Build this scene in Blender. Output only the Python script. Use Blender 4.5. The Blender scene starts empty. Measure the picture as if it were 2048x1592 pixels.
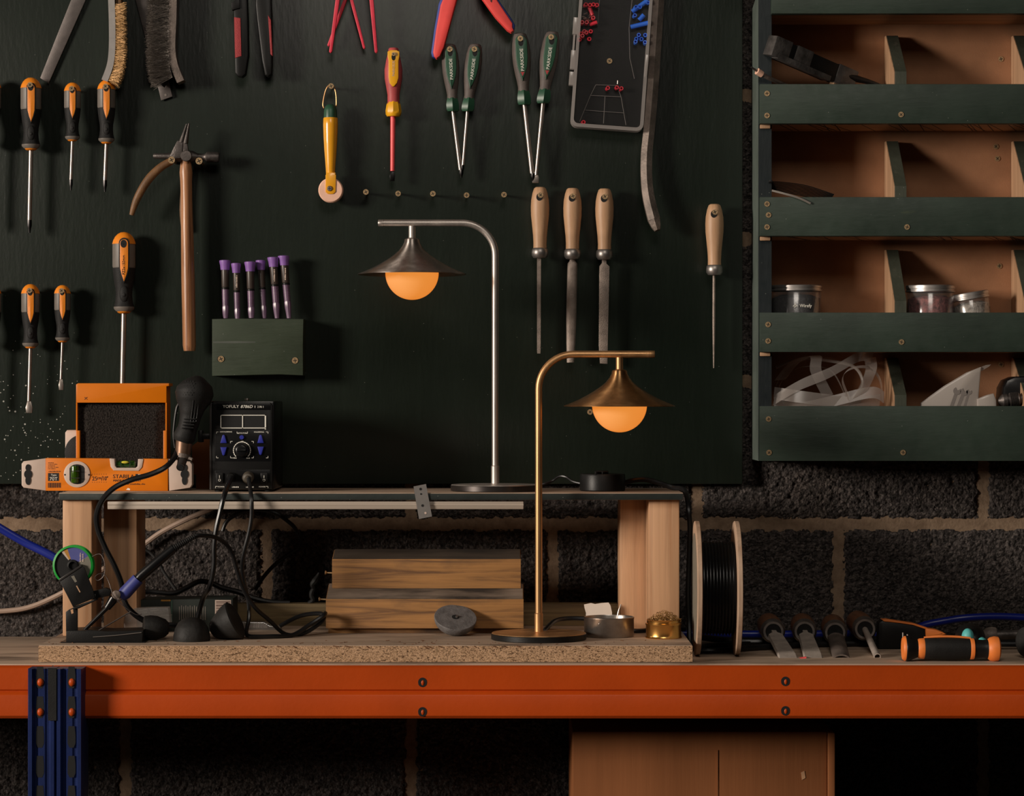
import bpy, bmesh, math, random
from mathutils import Vector, Matrix, noise
random.seed(7)
PI = math.pi
SC = bpy.context.scene
COL = SC.collection

# ------------------------------------------------------------------ camera, light, exposure
F, D, CZ, HY = 5400.0, 4.25, 1.17, 803.0        # focal length in pixels of the 2048 frame, wall distance, lens height, horizon row
cam_d = bpy.data.cameras.new('camera'); cam = bpy.data.objects.new('camera', cam_d); COL.objects.link(cam)
cam.location = (0, -D, CZ); cam.rotation_euler = (PI / 2, 0, 0)
cam_d.sensor_width = 36.0; cam_d.lens = F / 2048 * 36; cam_d.shift_y = (HY - 796) / 2048
cam_d.clip_start = 0.05
SC.camera = cam
w = bpy.data.worlds.new('world'); SC.world = w; w.use_nodes = True
w.node_tree.nodes['Background'].inputs[0].default_value = (0.6, 0.7, 1, 1)
w.node_tree.nodes['Background'].inputs[1].default_value = 0.02
def area(name, loc, aim, sx, sy, power, col, spread):
    l = bpy.data.lights.new(name, 'AREA'); l.shape = 'RECTANGLE'; l.size = sx; l.size_y = sy
    l.energy = power; l.color = col; l.spread = spread
    o = bpy.data.objects.new(name, l); COL.objects.link(o); o.location = loc
    o.rotation_euler = (Vector(aim) - Vector(loc)).to_track_quat('-Z', 'Y').to_euler()
    return o
area('key_softbox', (-4.95, -3.45, 2.08), (0.30, -0.1, 1.20), 1.35, 1.05, 37, (1.0, 0.88, 0.76), math.radians(60))
area('far_room_fill', (1.6, -5.1, 2.25), (0.2, 0, 1.2), 3.0, 0.7, 0.7, (1.0, 0.9, 0.8), math.radians(180))
area('upper_softbox', (0.15, -3.2, 3.15), (0.5, -0.2, 1.0), 1.2, 0.9, 8.0, (1.0, 0.9, 0.79), math.radians(110))
VS = SC.view_settings
VS.view_transform = 'Standard'; VS.look = 'None'; VS.exposure = 0.0; VS.gamma = 1.0; VS.use_curve_mapping = False

# ------------------------------------------------------------------ helpers
def S(Y): return (D + Y) / F
def P(px, py, Y):
    d = (D + Y) / F
    return Vector(((px - 1024) * d, Y, CZ - (py - HY) * d))

class MB:
    def __init__(s): s.v = []; s.f = []; s.m = []
    def add(s, vs, fs, mi=0):
        o = len(s.v); s.v += [Vector(v) for v in vs]
        s.f += [tuple(i + o for i in f) for f in fs]; s.m += [mi] * len(fs)
        return s
    def bm(s, bm, mi=0):
        bm.verts.index_update()
        s.add([v.co.copy() for v in bm.verts], [[v.index for v in f.verts] for f in bm.faces], mi); bm.free(); return s
    def xf(s, M):
        s.v = [M @ v for v in s.v]; return s
    def join(s, o, mi=None):
        k = len(s.v); s.v += o.v; s.f += [tuple(i + k for i in f) for f in o.f]; s.m += (o.m if mi is None else [mi] * len(o.f)); return s
    def box(s, lo, hi, bev=0.0, mi=0, M=None):
        bm = bmesh.new(); bmesh.ops.create_cube(bm, size=1)
        lo = Vector(lo); hi = Vector(hi); c = (lo + hi) / 2; d = hi - lo
        for v in bm.verts: v.co = Vector((v.co.x * d.x, v.co.y * d.y, v.co.z * d.z)) + c
        if bev: bmesh.ops.bevel(bm, geom=bm.edges[:], offset=bev, segments=2, affect='EDGES', profile=0.5)
        if M: bmesh.ops.transform(bm, matrix=M, verts=bm.verts[:])
        return s.bm(bm, mi)
    def bpx(s, x0, y0, x1, y1, Yf, Yb, bev=0.0, mi=0):          # a box whose front face spans pixels at depth Yf
        a = P(x0, y1, Yf); b = P(x1, y0, Yf)
        return s.box((a.x, Yf, a.z), (b.x, Yb, b.z), bev, mi)
    def prism(s, pts, depth, bev=0.0, mi=0, seg=2):              # pts: front outline (3-D, planar), depth: extrusion vector
        bm = bmesh.new(); depth = Vector(depth)
        a = [bm.verts.new(p) for p in pts]; b = [bm.verts.new(Vector(p) + depth) for p in pts]
        n = len(a); fr = bm.faces.new(a); bm.faces.new(b[::-1])
        for i in range(n): bm.faces.new((a[i], b[i], b[(i + 1) % n], a[(i + 1) % n]))
        bmesh.ops.recalc_face_normals(bm, faces=bm.faces[:])
        if bev:
            bmesh.ops.bevel(bm, geom=list(fr.edges), offset=bev, segments=seg, affect='EDGES', profile=0.5)
        return s.bm(bm, mi)
    def ppx(s, pts, Yf, Yb, bev=0.0, mi=0, seg=2):
        return s.prism([P(x, y, Yf) for x, y in pts], (0, Yb - Yf, 0), bev, mi, seg)
    def rings(s, rings, cap=True, mi=0, closed=False):
        o = len(s.v); n = len(rings[0])
        vs = [p for r in rings for p in r]; fs = []
        k = len(rings)
        for i in range(k if closed else k - 1):
            for j in range(n):
                a = i * n + j; b = i * n + (j + 1) % n; c = ((i + 1) % k) * n + (j + 1) % n; d = ((i + 1) % k) * n + j
                fs.append((a, b, c, d))
        if cap and not closed: fs.append(tuple(range(n))[::-1]); fs.append(tuple((k - 1) * n + j for j in range(n)))
        return s.add(vs, fs, mi)
    def lathe(s, prof, o, ax=(0, 0, 1), n=24, cap=True, mi=0, sy=1.0, ph=0.0):   # prof: (radius, distance along ax)
        o = Vector(o); ax = Vector(ax).normalized()
        u = Vector((1, 0, 0)) if abs(ax.x) < 0.9 else Vector((0, 1, 0))
        u = (u - ax * u.dot(ax)).normalized(); v = ax.cross(u)
        R = [[o + ax * t + u * (max(r, 1e-5) * math.cos(2 * PI * j / n + ph)) + v * (max(r, 1e-5) * sy * math.sin(2 * PI * j / n + ph)) for j in range(n)] for r, t in prof]
        return s.rings(R, cap, mi)
    def lpx(s, prof, x, Y, x2=None, n=20, sy=1.0, cap=True, mi=0, ph=0.0):      # upright turned shape, prof: (half width px, row px)
        k = S(Y); R = []; ya, yb = prof[0][1], prof[-1][1]
        for hw, y in prof:
            xx = x if x2 is None else x + (x2 - x) * (y - ya) / (yb - ya)
            c = P(xx, y, Y); r = max(hw, 0.02) * k
            R.append([c + Vector((r * math.cos(2 * PI * j / n + ph), r * sy * math.sin(2 * PI * j / n + ph), 0)) for j in range(n)])
        return s.rings(R[::-1], cap, mi)
    def tube(s, pts, r, n=8, res=6, cap=True, mi=0, sq=1.0, closed=False):
        pts = [Vector(p) for p in pts]
        if res > 1 and len(pts) > 2: pts, r = spline(pts, r, res)
        if not isinstance(r, (list, tuple)): r = [r] * len(pts)
        R = []; t0 = (pts[1] - pts[0]).normalized()
        u = Vector((0, 1, 0)); u = u - t0 * u.dot(t0)
        if u.length < 0.2: u = Vector((1, 0, 0)) - t0 * t0.x
        u.normalize()
        for i, p in enumerate(pts):
            t = (pts[min(i + 1, len(pts) - 1)] - pts[max(i - 1, 0)])
            t = t.normalized() if t.length > 1e-9 else t0
            u = (u - t * u.dot(t)); u = u.normalized() if u.length > 1e-6 else Vector((0, 0, 1)); v = t.cross(u)
            R.append([p + u * (r[i] * sq * math.cos(2 * PI * j / n)) + v * (r[i] * math.sin(2 * PI * j / n)) for j in range(n)])
        return s.rings(R, cap, mi)
    def tpx(s, pts, r, n=8, res=6, mi=0, sq=1.0):                # pts: (px, py, Y); r in pixels at the first point
        k = S(pts[0][2]); rr = [a * k for a in r] if isinstance(r, (list, tuple)) else r * k
        return s.tube([P(*p) for p in pts], rr, n, res, True, mi, sq)
    def ball(s, c, r, sc=(1, 1, 1), n=16, mi=0, M=None):
        c = Vector(c); R = []; m = max(6, n // 2)
        for i in range(m + 1):
            a = PI * (0.001 + 0.998 * i / m)
            R.append([Vector((r * sc[0] * math.sin(a) * math.cos(2 * PI * j / n), r * sc[1] * math.sin(a) * math.sin(2 * PI * j / n), -r * sc[2] * math.cos(a))) for j in range(n)])
        if M: R = [[M @ p for p in q] for q in R]
        return s.rings([[p + c for p in q] for q in R], True, mi)

def spline(pts, r, res):
    out, ro = [], []; n = len(pts); lst = isinstance(r, (list, tuple))
    for i in range(n - 1):
        p0, p1, p2, p3 = pts[max(i - 1, 0)], pts[i], pts[i + 1], pts[min(i + 2, n - 1)]
        for k in range(res):
            t = k / res; t2 = t * t; t3 = t2 * t
            out.append(0.5 * ((2 * p1) + (p2 - p0) * t + (2 * p0 - 5 * p1 + 4 * p2 - p3) * t2 + (3 * p1 - p0 - 3 * p2 + p3) * t3))
            if lst: ro.append(r[i] * (1 - t) + r[i + 1] * t)
    out.append(pts[-1]); 
    if lst: ro.append(r[-1])
    return out, (ro if lst else r)

ORG = {}
def mesh_obj(name, mb, mats, off, smooth=40):
    me = bpy.data.meshes.new(name)
    me.from_pydata([tuple(v - off) for v in mb.v], [], mb.f)
    if not isinstance(mats, (list, tuple)): mats = [mats]
    for m in mats: me.materials.append(m)
    if len(mats) > 1: me.polygons.foreach_set('material_index', mb.m)
    bm = bmesh.new(); bm.from_mesh(me); bmesh.ops.recalc_face_normals(bm, faces=bm.faces[:]); bm.to_mesh(me); bm.free()
    if smooth:
        me.polygons.foreach_set('use_smooth', [True] * len(me.polygons))
        try: me.set_sharp_from_angle(angle=math.radians(smooth))
        except Exception: pass
    me.update()
    o = bpy.data.objects.new(name, me); COL.objects.link(o)
    return o
def thing(name, label, cat, loc, group=None, kind=None):
    o = bpy.data.objects.new(name, None); COL.objects.link(o); o.location = loc; o.empty_display_size = 0.02
    if label: o['label'] = label
    if cat: o['category'] = cat
    if group: o['group'] = group
    if kind: o['kind'] = kind
    ORG[o.name] = Vector(loc); return o
def part(name, mb, mats, parent, label=None, kind=None, smooth=40):
    off = ORG[parent.name]
    o = mesh_obj(name, mb, mats, off, smooth); o.parent = parent; ORG[o.name] = off
    if label: o['label'] = label
    if kind: o['kind'] = kind
    return o
def solo(name, mb, mats, label, cat, group=None, kind=None, smooth=40):
    xs = [v.x for v in mb.v]; ys = [v.y for v in mb.v]; zs = [v.z for v in mb.v]
    off = Vector(((min(xs) + max(xs)) / 2, (min(ys) + max(ys)) / 2, min(zs)))
    o = mesh_obj(name, mb, mats, off, smooth); o.location = off; ORG[o.name] = off
    if label: o['label'] = label
    if cat: o['category'] = cat
    if group: o['group'] = group
    if kind: o['kind'] = kind
    return o
def struct(name, mb, mats, smooth=0):
    o = mesh_obj(name, mb, mats, Vector((0, 0, 0)), smooth); o['kind'] = 'structure'; ORG[o.name] = Vector((0, 0, 0)); return o
def copy_part(src, parent, loc):
    o = src.copy(); COL.objects.link(o); o.parent = parent; o.location = loc; return o

def text_mb(s, c, h=None, w=None, rot=0.0, t=0.0003, shear=0.0, space=1.0):   # lettering in the plane facing the room, centred on c
    cu = bpy.data.curves.new('t', 'FONT'); cu.body = s; cu.extrude = t; cu.shear = shear; cu.space_character = space; cu.resolution_u = 3
    o = bpy.data.objects.new('t', cu); COL.objects.link(o)
    me = bpy.data.meshes.new_from_object(o.evaluated_get(bpy.context.evaluated_depsgraph_get()))
    vs = [v.co.copy() for v in me.vertices]; fs = [tuple(p.vertices) for p in me.polygons]
    bpy.data.objects.remove(o); bpy.data.curves.remove(cu); bpy.data.meshes.remove(me)
    x0 = min(v.x for v in vs); x1 = max(v.x for v in vs); y0 = min(v.y for v in vs); y1 = max(v.y for v in vs)
    ky = h / (y1 - y0) if h else w / (x1 - x0); kx = w / (x1 - x0) if w else ky
    R = Matrix.Rotation(rot, 3, 'Y'); c = Vector(c)
    return MB().add([c + R @ Vector(((v.x - (x0 + x1) / 2) * kx, -v.z, (v.y - (y0 + y1) / 2) * ky)) for v in vs], fs)
def tx(s, x0, y0, x1, y1, Y, **k):                              # lettering filling a pixel rectangle at depth Y
    return text_mb(s, P((x0 + x1) / 2, (y0 + y1) / 2, Y), (y1 - y0) * S(Y), (x1 - x0) * S(Y), **k)

def smallprint(x0, y0, x1, y1, Y, n, vert=False, seed=1):         # print too small to read in the photograph: a row of tiny dashes
    rg = random.Random(seed); m = MB(); a, b = (y0, y1) if vert else (x0, x1); st = (b - a) / n
    for i in range(n):
        p = a + st * i; q = p + st * rg.uniform(.45, .85); e = rg.uniform(0, .3)
        if vert: m.bpx(x0 + (x1 - x0) * e, p, x1, q, Y, Y + .0004)
        else: m.bpx(p, y0 + (y1 - y0) * e, q, y1, Y, Y + .0004)
    return m

# ------------------------------------------------------------------ materials
def lin(c): c /= 255.0; return c / 12.92 if c <= 0.04045 else ((c + 0.055) / 1.055) ** 2.4
GAIN = 1.5
def A(r, g, b, k=1.0): return tuple(min(0.88, lin(v) * GAIN * k) for v in (r, g, b))
class NT:
    def __init__(s, name):
        s.mat = bpy.data.materials.new(name); s.mat.use_nodes = True; s.t = s.mat.node_tree; s.n = s.t.nodes
        s.b = s.n['Principled BSDF']; s.c = s.n.new('ShaderNodeTexCoord').outputs['Object']
    def new(s, t, **k):
        x = s.n.new(t)
        for a, b in k.items():
            if a in x.inputs: x.inputs[a].default_value = b
            else: setattr(x, a, b)
        return x
    def ln(s, a, b): s.t.links.new(a, b)
    def mapping(s, scale, src=None, rot=(0, 0, 0)):
        m = s.new('ShaderNodeMapping'); m.inputs['Scale'].default_value = scale; m.inputs['Rotation'].default_value = rot
        s.ln(src or s.c, m.inputs['Vector']); return m.outputs[0]
    def noise(s, scale, detail=4, vec=None, rough=0.55, dist=0.0):
        x = s.new('ShaderNodeTexNoise', Scale=scale, Detail=detail, Roughness=rough, Distortion=dist); s.ln(vec or s.c, x.inputs['Vector']); return x.outputs['Fac']
    def voro(s, scale, vec=None, feature='F1', out='Distance'):
        x = s.new('ShaderNodeTexVoronoi', Scale=scale); x.feature = feature; s.ln(vec or s.c, x.inputs['Vector']); return x.outputs[out]
    def ramp(s, f, stops):
        x = s.new('ShaderNodeValToRGB'); e = x.color_ramp.elements
        while len(e) < len(stops): e.new(0.5)
        for i, (p, c) in enumerate(stops):
            e[i].position = p; e[i].color = (*c, 1) if isinstance(c, (tuple, list)) else (c, c, c, 1)
        s.ln(f, x.inputs[0]); return x.outputs[0]
    def mix(s, f, a, b, mode='MIX'):
        x = s.new('ShaderNodeMix'); x.data_type = 'RGBA'; x.blend_type = mode
        for sock, v in ((x.inputs[0], f), (x.inputs[6], a), (x.inputs[7], b)):
            if isinstance(v, (int, float)): sock.default_value = v
            elif isinstance(v, tuple): sock.default_value = (*v, 1)
            else: s.ln(v, sock)
        return x.outputs[2]
    def math(s, op, a, b=0.0):
        x = s.new('ShaderNodeMath'); x.operation = op
        for i, v in enumerate((a, b)):
            if isinstance(v, (int, float)): x.inputs[i].default_value = v
            else: s.ln(v, x.inputs[i])
        return x.outputs[0]
    def bump(s, h, dist, strength=1.0):
        x = s.new('ShaderNodeBump', Strength=strength, Distance=dist); s.ln(h, x.inputs['Height']); s.ln(x.outputs[0], s.b.inputs['Normal'])
    def set(s, base=None, rough=None, metal=None, **k):
        for nm, v in (('Base Color', base), ('Roughness', rough), ('Metallic', metal)):
            if v is None: continue
            i = s.b.inputs[nm]
            if isinstance(v, (int, float)): i.default_value = v
            elif isinstance(v, tuple): i.default_value = (*v, 1)
            else: s.ln(v, i)
        for nm, v in k.items():
            s.b.inputs[nm.replace('_', ' ')].default_value = v
        return s
def mul(c, k): return tuple(min(0.95, x * k) for x in c)
def mat(name, col, rough=0.5, metal=0.0, var=0.12, vs=25, bump=0.0, bs=300, stretch=(1, 1, 1), coat=0.0, spec=0.5):
    t = NT(name); v = t.mapping(stretch) if stretch != (1, 1, 1) else None
    f = t.noise(vs, 4, v)
    t.set(t.ramp(f, [(0.3, mul(col, 1 - var)), (0.7, mul(col, 1 + var))]), rough, metal, Coat_Weight=coat, Specular_IOR_Level=spec)
    if bump: t.bump(t.noise(bs, 4, v), bump)
    return t.mat
def wood(name, col, dark, axis='Z', scale=70, rough=0.6, stain=None, stain_cut=0.6, knots=False, bump=0.0006, dist=0.6):
    t = NT(name); sc = [1, 1, 1]; sc['XYZ'.index(axis)] = 0.045
    v = t.mapping(tuple(sc)); f = t.noise(scale, 5, v, 0.6, dist)
    c = t.ramp(f, [(0.35, dark), (0.47, mul(col, 0.82)), (0.57, col), (0.72, mul(col, 0.84))])
    sc2 = [1, 1, 1]; sc2['XYZ'.index(axis)] = 0.01
    fine = t.noise(600, 2, t.mapping(tuple(sc2))); c = t.mix(0.25, c, t.ramp(fine, [(0.3, dark), (0.7, col)]))
    if stain is not None:
        sc3 = [1, 1, 1]; sc3['XYZ'.index(axis)] = 0.35
        m = t.ramp(t.noise(14, 5, t.mapping(tuple(sc3))), [(stain_cut - 0.08, 0.0), (stain_cut + 0.08, 1.0)]); c = t.mix(m, c, stain)
    t.set(c, rough, 0.0)
    t.bump(f, bump); return t.mat
def paint(name, col, worn, cut=0.63, rough=0.45, specks=0.0, streak=(1, 1, 0.15), bump=0.0004):
    t = NT(name)
    base = t.ramp(t.noise(9, 6), [(0.3, mul(col, 0.75)), (0.7, mul(col, 1.3))])
    wv = t.ramp(t.noise(30, 8, t.mapping(streak), 0.7), [(cut, 0.0), (cut + 0.12, 1.0)])
    c = t.mix(wv, base, worn)
    if specks:
        d = t.voro(170); sel = t.voro(170, out='Color'); sx = t.new('ShaderNodeSeparateColor'); t.ln(sel, sx.inputs[0])
        m = t.math('MULTIPLY', t.math('LESS_THAN', d, 0.10), t.math('GREATER_THAN', sx.outputs[0], 1 - specks))
        c = t.mix(m, c, (0.16, 0.17, 0.15))
    t.set(c, t.ramp(t.noise(60, 4), [(0.3, rough - 0.08), (0.7, rough + 0.1)]), 0.0, Specular_IOR_Level=0.35)
    t.bump(t.noise(160, 5, t.mapping(streak)), bump); return t.mat
def m_board():
    t = NT('dark_green_board_paint')
    base = t.ramp(t.noise(5, 6), [(0.3, (0.0075, 0.0125, 0.0085)), (0.7, (0.0125, 0.018, 0.013))])
    br = t.ramp(t.noise(40, 6, t.mapping((1, 1, 0.08)), 0.7), [(0.5, 0.0), (0.9, 0.35)]); c = t.mix(br, base, (0.02, 0.03, 0.022))
    # fine dust everywhere, and a splatter of pale paint flecks in the lower left corner of the board
    d = t.voro(130); col = t.voro(130, out='Color'); sp = t.new('ShaderNodeSeparateColor'); t.ln(col, sp.inputs[0])
    m = t.math('MULTIPLY', t.math('LESS_THAN', d, 0.08), t.math('GREATER_THAN', sp.outputs[0], 0.95)); c = t.mix(m, c, (0.10, 0.11, 0.09))
    sep = t.new('ShaderNodeSeparateXYZ'); t.ln(t.c, sep.inputs[0]); q = P(55, 880, -0.03) - BORG
    dx = t.math('SUBTRACT', sep.outputs[0], q.x); dz = t.math('MULTIPLY', t.math('SUBTRACT', sep.outputs[2], q.z), 0.9)
    rad = t.math('SQRT', t.math('ADD', t.math('MULTIPLY', dx, dx), t.math('MULTIPLY', dz, dz)))
    near = t.math('MULTIPLY', t.ramp(rad, [(0.0, 0.55), (0.15, 0.0)]), 1.0)
    for sc, rr in ((120, 0.17), (260, 0.22)):
        dv = t.voro(sc); cv = t.voro(sc, out='Color'); s2 = t.new('ShaderNodeSeparateColor'); t.ln(cv, s2.inputs[0])
        m2 = t.math('MULTIPLY', t.math('LESS_THAN', dv, t.math('MULTIPLY', s2.outputs[1], rr)), t.math('GREATER_THAN', near, s2.outputs[0])); c = t.mix(m2, c, (0.42, 0.42, 0.38))
    t.set(c, 0.35, 0.0, Specular_IOR_Level=0.42)
    t.bump(t.noise(160, 6, t.mapping((1, 1, 0.25))), 0.0003); return t.mat
def m_concrete():
    t = NT('clinker_concrete')
    n = t.noise(210, 8, None, 0.75); v = t.voro(260); n2 = t.noise(7, 3)
    h = t.math('SUBTRACT', t.math('MULTIPLY', n, 1.0), t.math('MULTIPLY', v, 1.0))
    c = t.ramp(n, [(0.30, (0.03, 0.026, 0.025)), (0.5, (0.095, 0.083, 0.079)), (0.75, (0.19, 0.168, 0.158))])
    c = t.mix(t.ramp(n2, [(0.55, 0.0), (0.75, 0.45)]), c, (0.11, 0.085, 0.068))
    cc = t.voro(230, out='Color'); sp = t.new('ShaderNodeSeparateColor'); t.ln(cc, sp.inputs[0])
    c = t.mix(1.0, c, t.ramp(sp.outputs[0], [(0.0, (0.35, 0.35, 0.35)), (0.5, (0.85, 0.84, 0.83)), (1.0, (1.5, 1.46, 1.42))]), 'MULTIPLY')
    t.set(c, 0.95, 0.0, Specular_IOR_Level=0.15); t.bump(h, 0.005, 1.0); return t.mat
def m_mortar():
    t = NT('sandy_mortar'); n = t.noise(60, 8, None, 0.65)
    t.set(t.ramp(n, [(0.25, (0.15, 0.10, 0.066)), (0.55, (0.25, 0.175, 0.118)), (0.8, (0.33, 0.245, 0.17))]), 0.95, 0.0, Specular_IOR_Level=0.1)
    t.bump(t.noise(220, 6), 0.0012); return t.mat
def m_chip(name, hi, mid, lo, sc=260):
    t = NT(name); v = t.mapping((0.55, 1, 1)); f = t.voro(sc, v, 'F1', 'Color'); s = t.new('ShaderNodeSeparateColor'); t.ln(f, s.inputs[0])
    n = t.noise(sc * 1.2, 5, v, 0.65)
    c = t.ramp(s.outputs[0], [(0.0, lo), (0.12, mid), (0.6, hi), (1.0, mul(hi, 1.15))])
    c = t.mix(t.ramp(n, [(0.36, 1.0), (0.46, 0.0)]), c, mul(lo, 0.5))
    t.set(c, 0.85, 0.0, Specular_IOR_Level=0.15); t.bump(n, 0.0022); return t.mat
def glassy(name, tint=(1, 1, 1), gloss=0.12, rough=0.08, milk=0.0, milk_col=(0.8, 0.8, 0.8), edge=0.45):
    t = NT(name); t.n.remove(t.b); out = t.n['Material Output']
    tr = t.new('ShaderNodeBsdfTransparent'); tr.inputs[0].default_value = (*tint, 1)
    gl = t.new('ShaderNodeBsdfGlossy', Roughness=rough); gl.inputs[0].default_value = (1, 1, 1, 1)
    fr = t.new('ShaderNodeLayerWeight', Blend=0.25); fac = t.math('ADD', t.math('MULTIPLY', fr.outputs['Facing'], edge), gloss)
    mx = t.new('ShaderNodeMixShader'); t.ln(fac, mx.inputs[0]); t.ln(tr.outputs[0], mx.inputs[1]); t.ln(gl.outputs[0], mx.inputs[2]); res = mx.outputs[0]
    if milk:
        df = t.new('ShaderNodeBsdfDiffuse'); df.inputs[0].default_value = (*milk_col, 1)
        tl = t.new('ShaderNodeBsdfTranslucent'); tl.inputs[0].default_value = (*milk_col, 1)
        ad = t.new('ShaderNodeMixShader'); ad.inputs[0].default_value = 0.35; t.ln(df.outputs[0], ad.inputs[1]); t.ln(tl.outputs[0], ad.inputs[2])
        m2 = t.new('ShaderNodeMixShader'); m2.inputs[0].default_value = milk; t.ln(res, m2.inputs[1]); t.ln(ad.outputs[0], m2.inputs[2]); res = m2.outputs[0]
    t.ln(res, out.inputs[0]); return t.mat
def m_globe():
    t = NT('glowing_opal_glass')
    lw = t.new('ShaderNodeLayerWeight', Blend=0.5)
    c = t.ramp(lw.outputs['Facing'], [(0.0, (0.86, 0.285, 0.045)), (0.75, (0.84, 0.25, 0.033)), (1.0, (0.76, 0.19, 0.018))])
    t.set((0.26, 0.19, 0.11), 0.3, 0.0); t.ln(c, t.b.inputs['Emission Color']); t.b.inputs['Emission Strength'].default_value = 0.92
    return t.mat
def brushed(name, col, rough=0.32, var=0.18, patina=None, spun=False):
    t = NT(name); f = t.noise(45, 6, t.mapping((1, 1, 0.12)), 0.65)
    c = t.ramp(f, [(0.3, mul(col, 1 - var)), (0.7, mul(col, 1 + var))])
    if patina: c = t.mix(t.ramp(t.noise(24, 7, None, 0.7), [(0.42, 0.0), (0.68, 1.0)]), c, patina)
    t.set(c, t.ramp(f, [(0.3, rough * 0.85), (0.7, rough * 1.2)]), 0.85)
    if spun:
        tg = t.new('ShaderNodeTangent'); tg.direction_type = 'RADIAL'; tg.axis = 'Z'; t.ln(tg.outputs[0], t.b.inputs['Tangent']); t.b.inputs['Anisotropic'].default_value = 0.85; t.b.inputs['Anisotropic Rotation'].default_value = 0.25; t.b.inputs['Metallic'].default_value = 0.95
    return t.mat

BORG = P(700, 400, -0.03)
M = {}
M['board'] = m_board(); M['concrete'] = m_concrete(); M['mortar'] = m_mortar()
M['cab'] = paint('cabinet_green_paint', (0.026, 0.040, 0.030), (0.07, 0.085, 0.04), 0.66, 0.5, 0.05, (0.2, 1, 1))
M['cab_side_lit'] = paint('cabinet_green_paint_lit_side', (0.10, 0.125, 0.108), (0.19, 0.21, 0.19), 0.68, 0.5, 0.08, (1, 1, 0.2))  # same cabinet green, lightened: light falling on the side boards is painted in
M['cab_edge'] = paint('cabinet_dark_edge_paint', (0.010, 0.015, 0.017), (0.05, 0.055, 0.05), 0.7, 0.5, 0.1)
M['block'] = paint('block_green_paint', (0.036, 0.050, 0.030), (0.075, 0.092, 0.048), 0.62, 0.55, 0.1, (0.15, 1, 1), 0.0006)
M['shelf_edge'] = paint('shelf_edge_paint', (0.020, 0.026, 0.024), (0.07, 0.075, 0.065), 0.6, 0.6, 0.3, (0.5, 1, 1))
M['hardboard'] = mat('hardboard', (0.30, 0.145, 0.075), 0.75, 0, 0.2, 12, 0.0003, 500, spec=0.2)
M['shelfwood_raw'] = wood('raw_shelf_pine', (0.56, 0.32, 0.175), (0.36, 0.19, 0.095), 'X', 60)
M['divider_raw'] = wood('raw_divider_pine', (0.55, 0.33, 0.19), (0.36, 0.2, 0.11), 'Z', 60)
M['pine'] = wood('planed_pine', (0.62, 0.355, 0.195), (0.44, 0.225, 0.11), 'Z', 55, 0.55, bump=0.0004)
M['oldpine'] = wood('old_timber', (0.38, 0.178, 0.050), (0.10, 0.042, 0.014), 'X', 62, 0.7, (0.06, 0.030, 0.014), 0.57, dist=1.2, bump=0.001)
M['oldtop'] = wood('weathered_timber_top', (0.30, 0.23, 0.175), (0.12, 0.085, 0.06), 'X', 60, 0.8, (0.025, 0.02, 0.017), 0.50, dist=0.8, bump=0.001)
M['darktop'] = wood('dark_timber_top', (0.09, 0.065, 0.045), (0.035, 0.024, 0.018), 'X', 60, 0.8, (0.03, 0.022, 0.016), 0.55)
M['batten'] = wood('treated_batten', (0.22, 0.155, 0.07), (0.09, 0.058, 0.025), 'X', 110, 0.7, bump=0.001)
M['filewood'] = wood('beech_handle', (0.58, 0.345, 0.195), (0.42, 0.23, 0.12), 'Z', 90, 0.5, bump=0.0002)
M['hamwood'] = wood('varnished_ash', (0.50, 0.235, 0.11), (0.15, 0.055, 0.022), 'Z', 80, 0.35, (0.14, 0.06, 0.03), 0.7)
M['chiselwood'] = wood('dark_beech', (0.20, 0.085, 0.04), (0.08, 0.035, 0.018), 'Y', 80, 0.45)
M['bench'] = wood('worn_bench_top', (0.52, 0.385, 0.28), (0.30, 0.205, 0.14), 'X', 30, 0.7, (0.16, 0.11, 0.075), 0.62)
M['bench_edge'] = m_chip('chipboard_edge', (0.36, 0.235, 0.14), (0.26, 0.16, 0.09), (0.09, 0.055, 0.03), 620)
M['chip'] = m_chip('chipboard_core', (0.60, 0.385, 0.23), (0.46, 0.285, 0.16), (0.15, 0.085, 0.045), 620)
M['ply'] = wood('spool_ply', (0.52, 0.36, 0.25), (0.36, 0.22, 0.14), 'Z', 40, 0.6)
M['orange_beam'] = mat('orange_powder_coat', (0.47, 0.060, 0.004), 0.42, 0, 0.1, 8, 0.0002, 120, spec=0.3)
M['blue_post'] = mat('blue_powder_coat', (0.008, 0.018, 0.085), 0.38, 0, 0.2, 12, 0.0002, 200)
M['silver'] = brushed('brushed_nickel', (0.50, 0.45, 0.41), 0.42, 0.12)
M['silver_shade'] = brushed('brushed_nickel_shade', (0.50, 0.44, 0.40), 0.38, 0.2, (0.34, 0.29, 0.26), True)
M['brass'] = brushed('antique_brass', (0.56, 0.315, 0.145), 0.42, 0.15)
M['brass_shade'] = brushed('antique_brass_shade', (0.56, 0.31, 0.135), 0.38, 0.2, (0.36, 0.19, 0.08), True)
M['globe'] = m_globe()
M['black'] = mat('black_plastic', (0.008, 0.0078, 0.0076), 0.42, 0, 0.2, 30, 0.0001, 500, spec=0.28)
M['black_gloss'] = mat('black_gloss_plastic', (0.006, 0.006, 0.0065), 0.28, 0, 0.1, 30, spec=0.4)
M['rubber'] = mat('black_rubber', (0.013, 0.0125, 0.012), 0.6, 0, 0.2, 60, 0.0003, 700, spec=0.25)
M['cable'] = mat('black_cable', (0.009, 0.009, 0.0095), 0.33, 0, 0.1, 30, spec=0.4)
M['grey'] = mat('grey_plastic', A(92, 86, 80), 0.5, 0, 0.1, 60)
M['orange'] = mat('orange_plastic', A(198, 114, 24), 0.42, 0, 0.1, 40, 0.0001, 400)
M['orange_level'] = mat('orange_level_paint', A(184, 98, 0), 0.4, 0, 0.06, 20)
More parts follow.
